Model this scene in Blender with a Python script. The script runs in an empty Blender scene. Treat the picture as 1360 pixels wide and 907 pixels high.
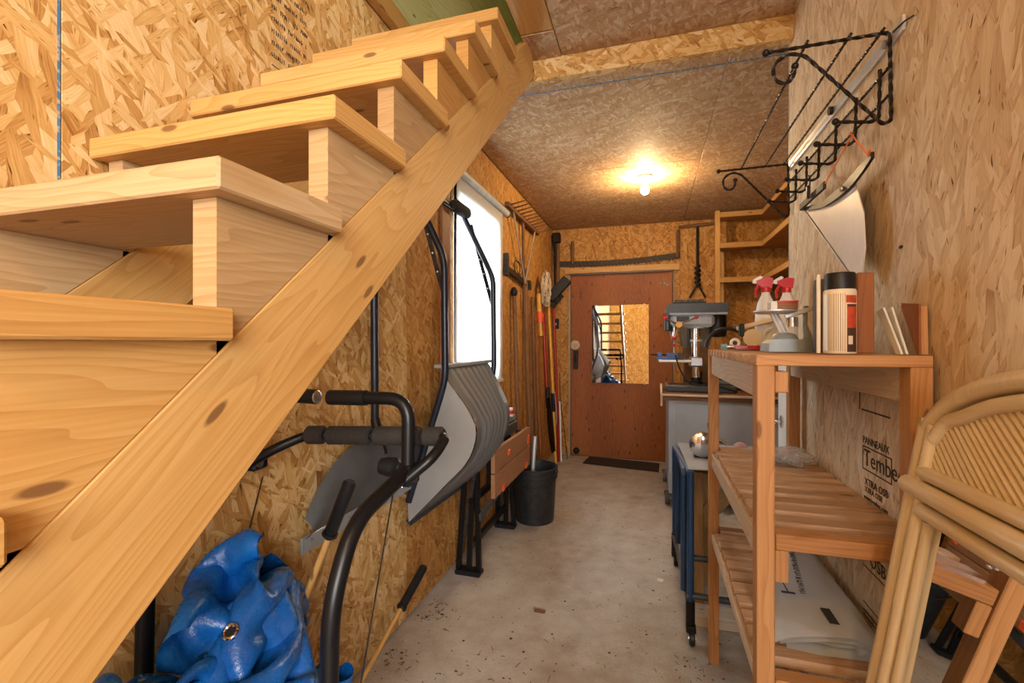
import bpy, bmesh, math, random
from mathutils import Vector, Matrix, Euler
random.seed(7)
SC = bpy.context.scene
COL = SC.collection
PI = math.pi

# ---------------------------------------------------------------- camera
cam = bpy.data.objects.new('camera', bpy.data.cameras.new('camera'))
COL.objects.link(cam); SC.camera = cam
cam.data.sensor_width = 36.0
cam.data.lens = 612.0 / 1360.0 * 36.0
cam.data.shift_y = 1.5 / 1360.0
cam.data.clip_start = 0.02
cam.location = (0, 0, 1.216)
cam.rotation_euler = (PI / 2, 0, math.atan(184 / 612.0))

# ---------------------------------------------------------------- light
SC.view_settings.view_transform = 'Standard'
SC.view_settings.look = 'None'
SC.view_settings.exposure = 0.6
SC.view_settings.gamma = 1.0
SC.cycles.use_denoising = True
SC.cycles.max_bounces = 7
SC.cycles.diffuse_bounces = 4
SC.cycles.caustics_reflective = False
SC.cycles.caustics_refractive = False
SC.cycles.sample_clamp_indirect = 8.0
w = bpy.data.worlds.new('world'); SC.world = w; w.use_nodes = True
w.node_tree.nodes['Background'].inputs[0].default_value = (0.75, 0.88, 1.0, 1)
w.node_tree.nodes['Background'].inputs[1].default_value = 0.9

def area(name, loc, aim, sx, sy, power, col):
    l = bpy.data.lights.new(name, 'AREA'); l.shape = 'RECTANGLE'; l.size = sx; l.size_y = sy
    l.energy = power; l.color = col
    o = bpy.data.objects.new(name, l); COL.objects.link(o); o.location = loc
    o.rotation_euler = (Vector(aim) - Vector(loc)).to_track_quat('-Z', 'Y').to_euler()
    return o
# added key light for daylight from behind the camera, window daylight, added loft fill
area('added_key_light', (1.3, -2.75, 1.75), (0.2, 2.0, 1.3), 2.3, 1.3, 150, (1.0, 0.96, 0.91))
area('daylight_window', (-1.95, 2.7, 1.75), (-1.0, 2.68, 1.4), 1.5, 1.6, 230, (0.84, 0.92, 1.0))
area('added_loft_fill', (-0.2, -2.5, 3.05), (-0.9, 1.6, 2.75), 1.6, 0.8, 110, (1.0, 0.92, 0.76))

# ---------------------------------------------------------------- materials
class NT:
    def __init__(s, name):
        s.m = bpy.data.materials.new(name); s.m.use_nodes = True
        s.t = s.m.node_tree; s.b = s.t.nodes['Principled BSDF']
    def n(s, typ, ins=None, **props):
        x = s.t.nodes.new(typ)
        for k, v in props.items(): setattr(x, k, v)
        for k, v in (ins or {}).items():
            if isinstance(v, bpy.types.NodeSocket): s.t.links.new(v, x.inputs[k])
            else: x.inputs[k].default_value = v
        return x
    def math(s, op, a, b=None, clamp=False):
        ins = {0: a}
        if b is not None: ins[1] = b
        return s.n('ShaderNodeMath', ins, operation=op, use_clamp=clamp).outputs[0]
    def ramp(s, fac, stops):
        r = s.n('ShaderNodeValToRGB', {0: fac}); e = r.color_ramp.elements
        while len(e) < len(stops): e.new(0.5)
        for q, (p, c) in zip(e, stops): q.position = p; q.color = (*c, 1)
        return r.outputs[0]
    def mix(s, fac, a, b, mode='MIX'):
        x = s.t.nodes.new('ShaderNodeMix'); x.data_type = 'RGBA'; x.blend_type = mode
        for k, v in ((0, fac), (6, a), (7, b)):
            if isinstance(v, bpy.types.NodeSocket): s.t.links.new(v, x.inputs[k])
            else: x.inputs[k].default_value = v if k == 0 else (*v, 1)
        return x.outputs[2]
    def uv(s):
        tc = s.n('ShaderNodeTexCoord').outputs['UV']
        rnd = s.n('ShaderNodeObjectInfo').outputs['Random']
        off = s.n('ShaderNodeCombineXYZ', {0: s.math('MULTIPLY', rnd, 37.0), 1: s.math('MULTIPLY', rnd, 17.0)}).outputs[0]
        return s.n('ShaderNodeVectorMath', {0: tc, 1: off}, operation='ADD').outputs[0], rnd
    def scale(s, vec, sc):
        return s.n('ShaderNodeVectorMath', {0: vec, 1: sc}, operation='MULTIPLY').outputs[0]
    def noise(s, vec, scale, detail=2.0, rough=0.5, dim='2D'):
        return s.n('ShaderNodeTexNoise', {'Vector': vec, 'Scale': scale, 'Detail': detail, 'Roughness': rough}, noise_dimensions=dim).outputs[0]
    def set(s, col=None, rough=0.5, metal=0.0, **kw):
        for k, v in (('Base Color', col), ('Roughness', rough), ('Metallic', metal)) + tuple(kw.items()):
            k = k.replace('_', ' ') if k not in s.b.inputs else k
            if v is None: continue
            if isinstance(v, bpy.types.NodeSocket): s.t.links.new(v, s.b.inputs[k])
            else: s.b.inputs[k].default_value = (*v, 1) if isinstance(v, tuple) and len(v) == 3 else v
        return s.m
    def bump(s, h, strength=0.3, dist=0.002):
        b = s.n('ShaderNodeBump', {'Height': h, 'Strength': strength, 'Distance': dist})
        s.t.links.new(b.outputs[0], s.b.inputs['Normal'])

MATS = {}
def osb(name, stops, chip=(0.085, 0.019), rough=0.65, spread=1.15, con=0.52, shift=0.0):
    k = NT(name); uv, rnd = k.uv()
    warp = k.n('ShaderNodeTexNoise', {'Vector': uv, 'Scale': 22.0, 'Detail': 0.0}, noise_dimensions='2D').outputs['Color']
    wv = k.n('ShaderNodeVectorMath', {0: warp, 1: (0.005, 0.005, 0)}, operation='MULTIPLY').outputs[0]
    uvw = k.n('ShaderNodeVectorMath', {0: uv, 1: wv}, operation='ADD').outputs[0]
    tone = None; vec = None
    for i, (ang, s1, thr) in enumerate(((3, 1.0, 0), (-30, 1.1, .45), (34, 0.9, .52), (-9, 1.25, .66), (-52, 0.55, .78))):
        mp = k.n('ShaderNodeMapping', {'Vector': uvw, 'Location': (i * 3.3, i * 1.7, 0), 'Rotation': (0, 0, math.radians(ang * spread)), 'Scale': (chip[0] * s1, chip[1] * s1, 1)}, vector_type='TEXTURE').outputs[0]
        vo = k.n('ShaderNodeTexVoronoi', {'Vector': mp, 'Scale': 1.0, 'Randomness': 1.0}, voronoi_dimensions='2D', feature='F1', distance='EUCLIDEAN')
        sp = k.n('ShaderNodeSeparateColor', {0: vo.outputs['Color']})
        ed = k.math('MULTIPLY', k.math('SUBTRACT', vo.outputs['Distance'], 0.50, True), 0.9)
        t = k.math('SUBTRACT', sp.outputs[0], ed)
        if tone is None: tone = t; vec = mp
        else:
            mk = k.math('GREATER_THAN', sp.outputs[1], thr)
            x = k.t.nodes.new('ShaderNodeMix'); x.data_type = 'FLOAT'
            k.t.links.new(mk, x.inputs[0]); k.t.links.new(tone, x.inputs[2]); k.t.links.new(t, x.inputs[3])
            tone = x.outputs[0]
            x = k.t.nodes.new('ShaderNodeMix'); x.data_type = 'VECTOR'
            k.t.links.new(mk, x.inputs[0]); k.t.links.new(vec, x.inputs[4]); k.t.links.new(mp, x.inputs[5])
            vec = x.outputs[1]
    gr = k.noise(k.scale(vec, (0.8, 4.5, 1)), 1.6, 3.0, 0.7)
    tone = k.math('ADD', k.math('MULTIPLY', k.math('SUBTRACT', tone, 0.42), con), k.math('ADD', k.math('MULTIPLY', gr, 0.62), 0.25 + shift))
    gap = k.noise(k.scale(vec, (1.7, 2.6, 1)), 1.0, 2.0)
    tone = k.math('SUBTRACT', tone, k.math('MULTIPLY', k.math('SUBTRACT', gap, 0.685, True), 6.0))
    c = k.ramp(tone, stops)
    k.set(c, rough, Specular_IOR_Level=0.25)
    MATS[name] = k.m
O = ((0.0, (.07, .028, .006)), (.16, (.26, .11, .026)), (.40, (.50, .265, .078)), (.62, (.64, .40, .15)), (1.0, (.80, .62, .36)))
osb('osb_golden', O)
osb('osb_pale', ((0.0, (.10, .05, .018)), (.14, (.32, .18, .08)), (.40, (.58, .42, .255)), (.65, (.70, .555, .385)), (1.0, (.84, .74, .60))), spread=.62, con=.42)
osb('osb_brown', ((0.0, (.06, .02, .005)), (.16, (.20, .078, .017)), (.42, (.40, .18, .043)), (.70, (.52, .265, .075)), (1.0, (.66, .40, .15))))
osb('osb_ceiling', ((0.0, (.14, .07, .03)), (.2, (.30, .16, .07)), (.48, (.44, .26, .13)), (.66, (.51, .335, .19)), (.92, (.70, .57, .42))), chip=(0.062, 0.017), rough=0.7, spread=1.8, con=.40)

def pine(name, dark, mid, light, knot=(.16, .07, .025), kn=0.075, rough=0.5, gscale=60.0, kthr=.35):
    k = NT(name); uv, rnd = k.uv()
    st = k.scale(uv, (0.13, 1.0, 1.0))
    kv = k.scale(uv, (2.6, 8.5, 1))
    vo = k.n('ShaderNodeTexVoronoi', {'Vector': kv, 'Scale': 1.0, 'Randomness': 0.95}, voronoi_dimensions='2D', feature='F1')
    pull = k.math('DIVIDE', 0.012, k.math('ADD', vo.outputs['Distance'], 0.12))
    n1 = k.noise(st, 9.0, 2.0)
    sy = k.n('ShaderNodeSeparateXYZ', {0: uv}).outputs[1]
    ph = k.math('ADD', k.math('ADD', k.math('MULTIPLY', sy, gscale), k.math('MULTIPLY', n1, 13.0)), k.math('MULTIPLY', pull, 12.0))
    band = k.math('POWER', k.math('FRACT', ph), 2.2)
    fib = k.noise(k.scale(uv, (5.0, 220.0, 1)), 1.0, 2.0)
    broad = k.noise(st, 3.0, 1.0)
    t = k.math('ADD', k.math('MULTIPLY', band, -0.24), k.math('ADD', k.math('MULTIPLY', fib, 0.35), k.math('ADD', k.math('MULTIPLY', broad, 0.75), 0.02)))
    t = k.math('ADD', t, k.math('MULTIPLY', rnd, 0.14))
    c = k.ramp(t, ((0.12, dark), (.5, mid), (.85, light)))
    g = k.n('ShaderNodeSeparateColor', {0: vo.outputs['Color']}).outputs[1]
    km = k.math('MULTIPLY', k.math('MULTIPLY', k.math('SUBTRACT', kn * .8, vo.outputs['Distance'], True), 45.0, True), k.math('GREATER_THAN', g, kthr))
    c = k.mix(k.math('MULTIPLY', km, 0.85), c, knot)
    k.set(c, rough, Specular_IOR_Level=0.3)
    MATS[name] = k.m
pine('pine', (.38, .175, .045), (.53, .285, .085), (.63, .385, .145))
pine('pine_pale', (.31, .175, .07), (.42, .26, .12), (.53, .37, .205), kthr=.6)
pine('cedar', (.30, .125, .042), (.45, .215, .08), (.57, .31, .14), rough=0.55)
pine('cedar_slat', (.34, .19, .10), (.48, .295, .175), (.58, .385, .25), rough=0.6, kthr=.6)
pine('cedar_grey', (.42, .29, .19), (.58, .45, .33), (.72, .60, .47), rough=0.6, kn=.04)
pine('plywood_red', (.17, .045, .013), (.30, .092, .026), (.38, .135, .042), knot=(.05, .015, .006), rough=0.5, gscale=9.0, kn=.075, kthr=.15)
pine('old_wood', (.09, .04, .018), (.17, .08, .035), (.26, .13, .06), rough=0.7)
pine('bench_wood', (.20, .085, .035), (.32, .15, .07), (.42, .22, .11), rough=0.55, kn=0.03)
pine('grey_wood', (.22, .17, .12), (.36, .29, .21), (.48, .40, .30), rough=0.7, kn=.03)
pine('dark_brown_wood', (.16, .05, .012), (.27, .09, .022), (.35, .13, .035), rough=0.4, kn=.03)
pine('green_boards', (.36, .42, .14), (.55, .58, .25), (.68, .69, .38), rough=0.7, kn=.05)
pine('rattan', (.56, .42, .24), (.63, .49, .30), (.70, .56, .37), rough=0.3, kn=.0, gscale=60)

def plain(name, col, rough=0.5, metal=0.0, var=0.12, scale=18.0, bump=0.0, **kw):
    k = NT(name)
    tc = k.n('ShaderNodeTexCoord').outputs['Object']
    ns = k.noise(tc, scale, 3.0, 0.6, '3D')
    lo = tuple(c * (1 - var) for c in col); hi = tuple(min(1, c * (1 + var)) for c in col)
    c = k.ramp(ns, ((.3, lo), (.7, hi)))
    k.set(c, rough, metal, **kw)
    if bump: k.bump(ns, bump, 0.001)
    MATS[name] = k.m
plain('black_steel', (.006, .006, .007), .34, Specular_IOR_Level=.3)
plain('black_plastic', (.009, .009, .010), .45, Specular_IOR_Level=.35)
plain('black_foam', (.022, .017, .014), .85, scale=160, bump=.5, var=.3)
plain('black_iron', (.022, .016, .012), .42, .6, var=.3, scale=120)
plain('rust_iron', (.045, .032, .024), .6, .5, var=.5, scale=40)
plain('steel', (.55, .55, .56), .28, 1.0)
plain('chrome', (.75, .76, .78), .12, 1.0, var=.03)
plain('aluminium', (.70, .72, .75), .42, .55, var=.06)
plain('blade_steel', (.72, .66, .60), .38, .55, var=.08, scale=9)
plain('edge_grey', (.36, .40, .45), .35, .4, var=.1)
plain('cast_grey', (.30, .35, .39), .45, .2)
plain('press_light', (.50, .53, .56), .4)
plain('press_dark', (.045, .055, .07), .42)
plain('blue_enamel', (.012, .05, .14), .33, var=.2)
plain('blue_handle', (.007, .012, .028), .35, var=.15)
plain('blue_bright', (.02, .09, .33), .4)
plain('grey_plastic', (.31, .31, .31), .42, var=.06, scale=5)
plain('shovel_grey', (.20, .22, .24), .26, var=.2, scale=6)
plain('cabinet_grey', (.42, .46, .52), .4, .1, var=.10, scale=4)
plain('dark_grey', (.06, .062, .066), .55, var=.25)
plain('bucket_black', (.016, .017, .019), .5, var=.6, scale=22)
plain('white_paint', (.80, .82, .83), .4, var=.03)
plain('white_plastic', (.85, .86, .88), .35, var=.03)
plain('red_paint', (.36, .012, .012), .35)
plain('red_plastic', (.62, .02, .03), .3)
plain('yellow_paint', (.72, .38, .045), .4)
plain('orange_plastic', (.85, .12, .03), .4)
plain('orange_cord', (.85, .20, .05), .6)
plain('rope', (.56, .45, .32), .85, var=.3, scale=70)
plain('paper', (.80, .80, .79), .7, var=.04)
plain('pink_plastic', (.55, .18, .25), .3)
plain('teal_metal', (.25, .48, .52), .35, .3)
plain('mat_black', (.028, .018, .013), .95, var=.5, scale=130, bump=.6)
plain('ink', (.035, .032, .03), .8, var=.3, scale=200)
plain('ink_brown', (.10, .055, .03), .8, var=.3, scale=200)
plain('label_cream', (.78, .66, .48), .4, var=.05)
plain('label_dark', (.07, .035, .025), .4, var=.3)
plain('label_red', (.50, .07, .03), .4, var=.25, scale=60)
plain('label_blue', (.16, .24, .48), .4, var=.5, scale=60)
plain('flesh_pink', (.55, .32, .27), .5)
plain('leaf_brown', (.11, .06, .03), .9, var=.5)
plain('rubber_grey', (.10, .10, .10), .7)

def chalk():
    k = NT('blue_chalk'); tc = k.n('ShaderNodeTexCoord').outputs['Object']
    c = k.ramp(k.noise(tc, 90.0, 2.0, .6, '3D'), ((.36, (.45, .38, .26)), (.5, (.06, .19, .40))))
    k.set(c, .8); MATS['blue_chalk'] = k.m
chalk()
def special():
    k = NT('concrete')
    tc = k.n('ShaderNodeTexCoord').outputs['Object']
    a = k.noise(tc, 1.3, 4.0, 0.6, '3D'); b = k.noise(tc, 9.0, 4.0, 0.65, '3D'); f = k.noise(tc, 110.0, 2.0, 0.6, '3D')
    t = k.math('ADD', k.math('MULTIPLY', a, .55), k.math('ADD', k.math('MULTIPLY', b, .35), k.math('MULTIPLY', f, .18)))
    c = k.ramp(t, ((.34, (.27, .22, .175)), (.5, (.42, .385, .35)), (.62, (.54, .52, .50)), (.75, (.64, .63, .62))))
    d = k.noise(tc, 2.1, 3.0, 0.7, '3D')
    c = k.mix(k.math('MULTIPLY', k.math('SUBTRACT', d, .53, True), 3.2, True), c, (.27, .18, .11))
    sp = k.n('ShaderNodeTexVoronoi', {'Vector': tc, 'Scale': 34.0}, feature='F1')
    g = k.n('ShaderNodeSeparateColor', {0: sp.outputs['Color']}).outputs[0]
    dk = k.math('MULTIPLY', k.math('LESS_THAN', sp.outputs['Distance'], .14), k.math('GREATER_THAN', g, .72))
    c = k.mix(k.math('MULTIPLY', dk, .75), c, (.05, .035, .025))
    k.set(c, k.math('ADD', k.math('MULTIPLY', b, .3), .42), Specular_IOR_Level=.35); k.bump(t, .25, .003); MATS['concrete'] = k.m
    k = NT('tarp_blue'); uv, rnd = k.uv()
    chk = k.n('ShaderNodeTexChecker', {'Vector': uv, 'Scale': 420.0}).outputs[1]
    tc = k.n('ShaderNodeTexCoord').outputs['Object']
    ns = k.noise(tc, 7.0, 3.0, .6, '3D'); n2 = k.noise(tc, 70.0, 3.0, .7, '3D')
    c = k.ramp(ns, ((.3, (.004, .07, .30)), (.7, (.006, .165, .60))))
    cr = k.math('ABSOLUTE', k.math('SUBTRACT', k.noise(tc, 16.0, 2.0, .5, '3D'), .5))
    k.set(c, k.math('ADD', k.math('MULTIPLY', n2, .30), .14), Specular_IOR_Level=.6)
    hh = k.math('ADD', k.math('MULTIPLY', cr, 1.6), k.math('ADD', k.math('MULTIPLY', n2, .45), k.math('MULTIPLY', chk, .05)))
    k.bump(hh, .45, .008); MATS['tarp_blue'] = k.m
    k = NT('shade_cloth'); k.set((.92, .92, .90), .8)
    tr = k.n('ShaderNodeBsdfTranslucent', {'Color': (.95, .95, .93, 1)})
    mx = k.n('ShaderNodeMixShader', {0: .5}); k.t.links.new(k.b.outputs[0], mx.inputs[1]); k.t.links.new(tr.outputs[0], mx.inputs[2])
    k.t.links.new(mx.outputs[0], k.t.nodes['Material Output'].inputs[0]); MATS['shade_cloth'] = k.m
    k = NT('poly_film'); k.set((.80, .82, .84), .22, Specular_IOR_Level=.6)
    tr = k.n('ShaderNodeBsdfTransparent', {'Color': (.93, .95, .97, 1)})
    mx = k.n('ShaderNodeMixShader', {0: .28}); k.t.links.new(k.b.outputs[0], mx.inputs[1]); k.t.links.new(tr.outputs[0], mx.inputs[2])
    k.t.links.new(mx.outputs[0], k.t.nodes['Material Output'].inputs[0]); MATS['poly_film'] = k.m
    k = NT('clear_bag'); k.set((.85, .87, .90), .12, Specular_IOR_Level=.8)
    tr = k.n('ShaderNodeBsdfTransparent', {'Color': (.95, .96, .97, 1)})
    mx = k.n('ShaderNodeMixShader', {0: .68}); k.t.links.new(k.b.outputs[0], mx.inputs[1]); k.t.links.new(tr.outputs[0], mx.inputs[2])
    k.t.links.new(mx.outputs[0], k.t.nodes['Material Output'].inputs[0]); MATS['clear_bag'] = k.m
    k = NT('mirror_glass'); k.set((.90, .91, .90), .015, 1.0); MATS['mirror_glass'] = k.m
    k = NT('window_glass'); k.set((1, 1, 1), .02, Transmission_Weight=1.0, IOR=1.45)
    tr = k.n('ShaderNodeBsdfTransparent', {'Color': (.95, .97, .97, 1)})
    mx = k.n('ShaderNodeMixShader', {0: .9}); k.t.links.new(k.b.outputs[0], mx.inputs[1]); k.t.links.new(tr.outputs[0], mx.inputs[2])
    k.t.links.new(mx.outputs[0], k.t.nodes['Material Output'].inputs[0]); MATS['window_glass'] = k.m
    k = NT('bulb_glow'); k.set((1, .95, .85), .3, Emission_Color=(1, .70, .36), Emission_Strength=520.0); MATS['bulb_glow'] = k.m
special()

# ---------------------------------------------------------------- mesh helpers
WM = {}
def B(): return bmesh.new()
def box(bm, x0, x1, y0, y1, z0, z1, bev=0.0):
    r = bmesh.ops.create_cube(bm, size=1.0)
    bmesh.ops.transform(bm, matrix=Matrix.Translation(((x0 + x1) / 2, (y0 + y1) / 2, (z0 + z1) / 2)) @ Matrix.Diagonal((x1 - x0, y1 - y0, z1 - z0, 1)), verts=r['verts'])
    if bev:
        es = {e for v in r['verts'] for e in v.link_edges}
        bmesh.ops.bevel(bm, geom=list(es), offset=bev, segments=1, affect='EDGES')
    return bm
def bb(x0, x1, y0, y1, z0, z1, bev=0.0): return box(B(), x0, x1, y0, y1, z0, z1, bev)
def smooth(pts, n=6, closed=False):
    P = [Vector(p) for p in pts]; out = []
    N = len(P)
    for i in range(N if closed else N - 1):
        a = P[(i - 1) % N] if closed or i > 0 else P[0] * 2 - P[1]
        b, c = P[i], P[(i + 1) % N]
        d = P[(i + 2) % N] if closed or i + 2 < N else c * 2 - b
        for j in range(n):
            t = j / n
            out.append(.5 * ((2 * b) + (c - a) * t + (2 * a - 5 * b + 4 * c - d) * t * t + (3 * b - a - 3 * c + d) * t ** 3))
    if not closed: out.append(P[-1])
    return out
def fillet(pts, r, n=5):
    P = [Vector(p) for p in pts]; out = [P[0]]
    for i in range(1, len(P) - 1):
        a, b, c = P[i - 1], P[i], P[i + 1]
        u = (a - b); v = (c - b); q = min(r, u.length * .49, v.length * .49)
        p0 = b + u.normalized() * q; p1 = b + v.normalized() * q
        for j in range(n + 1):
            t = j / n; out.append(p0 * (1 - t) ** 2 + b * 2 * t * (1 - t) + p1 * t * t)
    out.append(P[-1]); return out
def tube(bm, pts, r, seg=10, closed=False, flat=1.0):
    P = [Vector(p) for p in pts]; n = len(P); R = r if isinstance(r, (list, tuple)) else [r] * n
    rings = []; up = None
    for i in range(n):
        t = ((P[(i + 1) % n] if closed or i < n - 1 else P[i]) - (P[i - 1] if closed or i > 0 else P[i]))
        t = t.normalized() if t.length > 1e-9 else Vector((0, 0, 1))
        if up is None:
            up = t.cross(Vector((0, 0, 1)))
            if up.length < .05: up = t.cross(Vector((0, 1, 0)))
            up.normalize()
        up = (up - t * up.dot(t)); up = up.normalized() if up.length > 1e-6 else t.orthogonal().normalized()
        bi = t.cross(up)
        rings.append([bm.verts.new(P[i] + (up * math.cos(2 * PI * k / seg) + bi * math.sin(2 * PI * k / seg) * flat) * R[i]) for k in range(seg)])
    for i in range(n if closed else n - 1):
        A, C = rings[i], rings[(i + 1) % n]
        for k in range(seg): bm.faces.new((A[k], A[(k + 1) % seg], C[(k + 1) % seg], C[k]))
    if not closed:
        bm.faces.new(rings[0][::-1]); bm.faces.new(rings[-1])
    return bm
def cyl(bm, p0, p1, r, seg=12, r1=None): return tube(bm, [p0, p1], [r, r if r1 is None else r1], seg)
def lathe(bm, prof, c=(0, 0, 0), axis='z', seg=20):
    c = Vector(c); rings = []
    for r, h in prof:
        rg = []
        for k in range(seg):
            a = 2 * PI * k / seg; x, y = r * math.cos(a), r * math.sin(a)
            rg.append(bm.verts.new(c + Vector({'z': (x, y, h), 'x': (h, x, y), 'y': (y, h, x)}[axis])))
        rings.append(rg)
    for A, C in zip(rings, rings[1:]):
        for k in range(seg): bm.faces.new((A[k], A[(k + 1) % seg], C[(k + 1) % seg], C[k]))
    if prof[0][0] > 1e-6: bm.faces.new(rings[0][::-1])
    if prof[-1][0] > 1e-6: bm.faces.new(rings[-1])
    return bm
def prism(bm, pts, axis, a, b):
    f = {'x': lambda p, q: (q, p[0], p[1]), 'y': lambda p, q: (p[0], q, p[1]), 'z': lambda p, q: (p[0], p[1], q)}[axis]
    A = [bm.verts.new(f(p, a)) for p in pts]; C = [bm.verts.new(f(p, b)) for p in pts]; n = len(pts)
    bm.faces.new(A); bm.faces.new(C[::-1])
    for i in range(n): bm.faces.new((A[(i + 1) % n], A[i], C[i], C[(i + 1) % n]))
    return bm
def ball(bm, c, r, seg=12, sc=(1, 1, 1)):
    q = bmesh.ops.create_uvsphere(bm, u_segments=seg, v_segments=max(6, seg // 2), radius=r)
    bmesh.ops.transform(bm, matrix=Matrix.Translation(c) @ Matrix.Diagonal((*sc, 1)), verts=q['verts']); return bm
def plank_bm(p0, p1, wdt, thk, up=(0, 0, 1), bev=.002):
    """a board from p0 to p1 in its own frame: local x along the grain; returns bmesh, matrix"""
    p0, p1 = Vector(p0), Vector(p1); x = (p1 - p0); Ln = x.length; x.normalize()
    z = Vector(up); z = (z - x * z.dot(x)).normalized(); y = z.cross(x)
    m = Matrix((x, y, z)).transposed().to_4x4(); m.translation = (p0 + p1) / 2
    return bb(-Ln / 2, Ln / 2, -wdt / 2, wdt / 2, -thk / 2, thk / 2, bev), m
def mk(name, bm, mat, parent=None, loc=None, M=None, grain=None, sm=None, label=None):
    """link a bmesh (world coordinates unless loc/M is given) as one mesh object"""
    bmesh.ops.recalc_face_normals(bm, faces=bm.faces)
    if loc is None and M is None and bm.verts:   # origin at the bottom centre of the piece
        xs = [v.co.x for v in bm.verts]; ys = [v.co.y for v in bm.verts]; zs = [v.co.z for v in bm.verts]
        o0 = Vector(((min(xs) + max(xs)) / 2, (min(ys) + max(ys)) / 2, min(zs)))
        bmesh.ops.translate(bm, vec=-o0, verts=bm.verts); M = Matrix.Translation(o0)
    elif M is None: M = Matrix.Translation(loc)
    dims = [max(v.co[i] for v in bm.verts) - min(v.co[i] for v in bm.verts) for i in range(3)]
    g = grain if grain is not None else dims.index(max(dims))
    uvl = bm.loops.layers.uv.verify()
    for f in bm.faces:
        nx = [abs(c) for c in f.normal]; d = nx.index(max(nx))
        ax = [i for i in range(3) if i != d]
        if ax[1] == g: ax.reverse()
        for l in f.loops: l[uvl].uv = (l.vert.co[ax[0]], l.vert.co[ax[1]] + d * .37)
    me = bpy.data.meshes.new(name); bm.to_mesh(me); bm.free()
    if sm:
        for p in me.polygons: p.use_smooth = True
        me.set_sharp_from_angle(angle=math.radians(sm if sm is not True else 40))
    me.materials.append(MATS[mat])
    o = bpy.data.objects.new(name, me); COL.objects.link(o)
    o.matrix_basis = M; WM[o] = M.copy()
    if parent: o.parent = parent; o.matrix_parent_inverse = WM[parent].inverted()
    if label: o['label'] = label
    return o
def thing(name, label, cat, loc=(0, 0, 0), group=None):
    o = bpy.data.objects.new(name, None); COL.objects.link(o); o.empty_display_size = .1
    o.location = loc; WM[o] = Matrix.Translation(loc); o['label'] = label; o['category'] = cat
    if group: o['group'] = group
    return o
def tag(o, label, cat, group=None):
    o['label'] = label; o['category'] = cat
    if group: o['group'] = group
    return o
def struct(name, loc=(0, 0, 0), label=None, cat=None):
    o = bpy.data.objects.new(name, None); COL.objects.link(o); o.location = loc; WM[o] = Matrix.Translation(loc)
    o['kind'] = 'structure'
    if label: o['label'] = label
    if cat: o['category'] = cat
    return o
def text(body, size, mat, parent, M, name='lettering', ext=.0004, align='LEFT'):
    cu = bpy.data.curves.new('t', 'FONT'); cu.body = body; cu.size = size; cu.extrude = ext; cu.align_x = align
    cu.resolution_u = 2
    to = bpy.data.objects.new('t', cu); COL.objects.link(to)
    me = bpy.data.meshes.new_from_object(to)
    bpy.data.objects.remove(to); bpy.data.curves.remove(cu)
    me.materials.clear(); me.materials.append(MATS[mat]); me.name = name
    o = bpy.data.objects.new(name, me); COL.objects.link(o); o.matrix_basis = M; WM[o] = M.copy()
    if parent: o.parent = parent; o.matrix_parent_inverse = WM[parent].inverted()
    return o
def frame(o, x, y):
    """matrix with local x, y axes in world directions x, y"""
    x = Vector(x).normalized(); y = Vector(y); y = (y - x * y.dot(x)).normalized(); z = x.cross(y)
    m = Matrix((x, y, z)).transposed().to_4x4(); m.translation = o; return m
# ================================================================ THE SETTING
XL, XR, YD, ZC = -1.024, 0.53, 4.94, 2.44
f = mk('floor', bb(-1.2, 3.0, -3.6, 5.2, -.12, 0), 'concrete'); f['kind'] = 'structure'
f['label'] = 'grey stained concrete floor scattered with dirt'

def wall(name, bm, mat='osb_brown', label=None):
    o = mk(name, bm, mat); o['kind'] = 'structure'
    if label: o['label'] = label
    return o
def panel(parent, mat, x0, x1, y0, y1, z0, z1, grain=2):
    return mk('panel', bb(x0, x1, y0, y1, z0, z1, .0015), mat, parent, grain=grain)

# left wall, with a window hole
WY0, WY1, WZ0, WZ1 = 2.31, 3.02, 1.0, 2.04
bm = B()
for y0, y1, z0, z1 in ((-2.7, WY0, 0, 2.56), (WY1, YD + .1, 0, 2.56), (WY0, WY1, 0, WZ0), (WY0, WY1, WZ1, 2.56)): box(bm, -1.15, -1.037, y0, y1, z0, z1)
wl = wall('wall_left', bm, 'grey_wood', 'OSB panelled wall behind the stairs with a shaded window')
g = .0015
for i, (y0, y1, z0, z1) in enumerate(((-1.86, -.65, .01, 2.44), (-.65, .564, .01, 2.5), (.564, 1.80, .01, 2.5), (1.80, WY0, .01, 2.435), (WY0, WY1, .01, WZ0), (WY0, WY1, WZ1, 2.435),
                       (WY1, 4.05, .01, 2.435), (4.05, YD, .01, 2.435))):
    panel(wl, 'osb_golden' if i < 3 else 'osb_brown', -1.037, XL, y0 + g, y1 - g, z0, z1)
mk('seam_paint', bb(XL - .004, XL + .0006, .559, .5635, .0, 2.48), 'blue_chalk', wl, label='blue painted panel edge')
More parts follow.
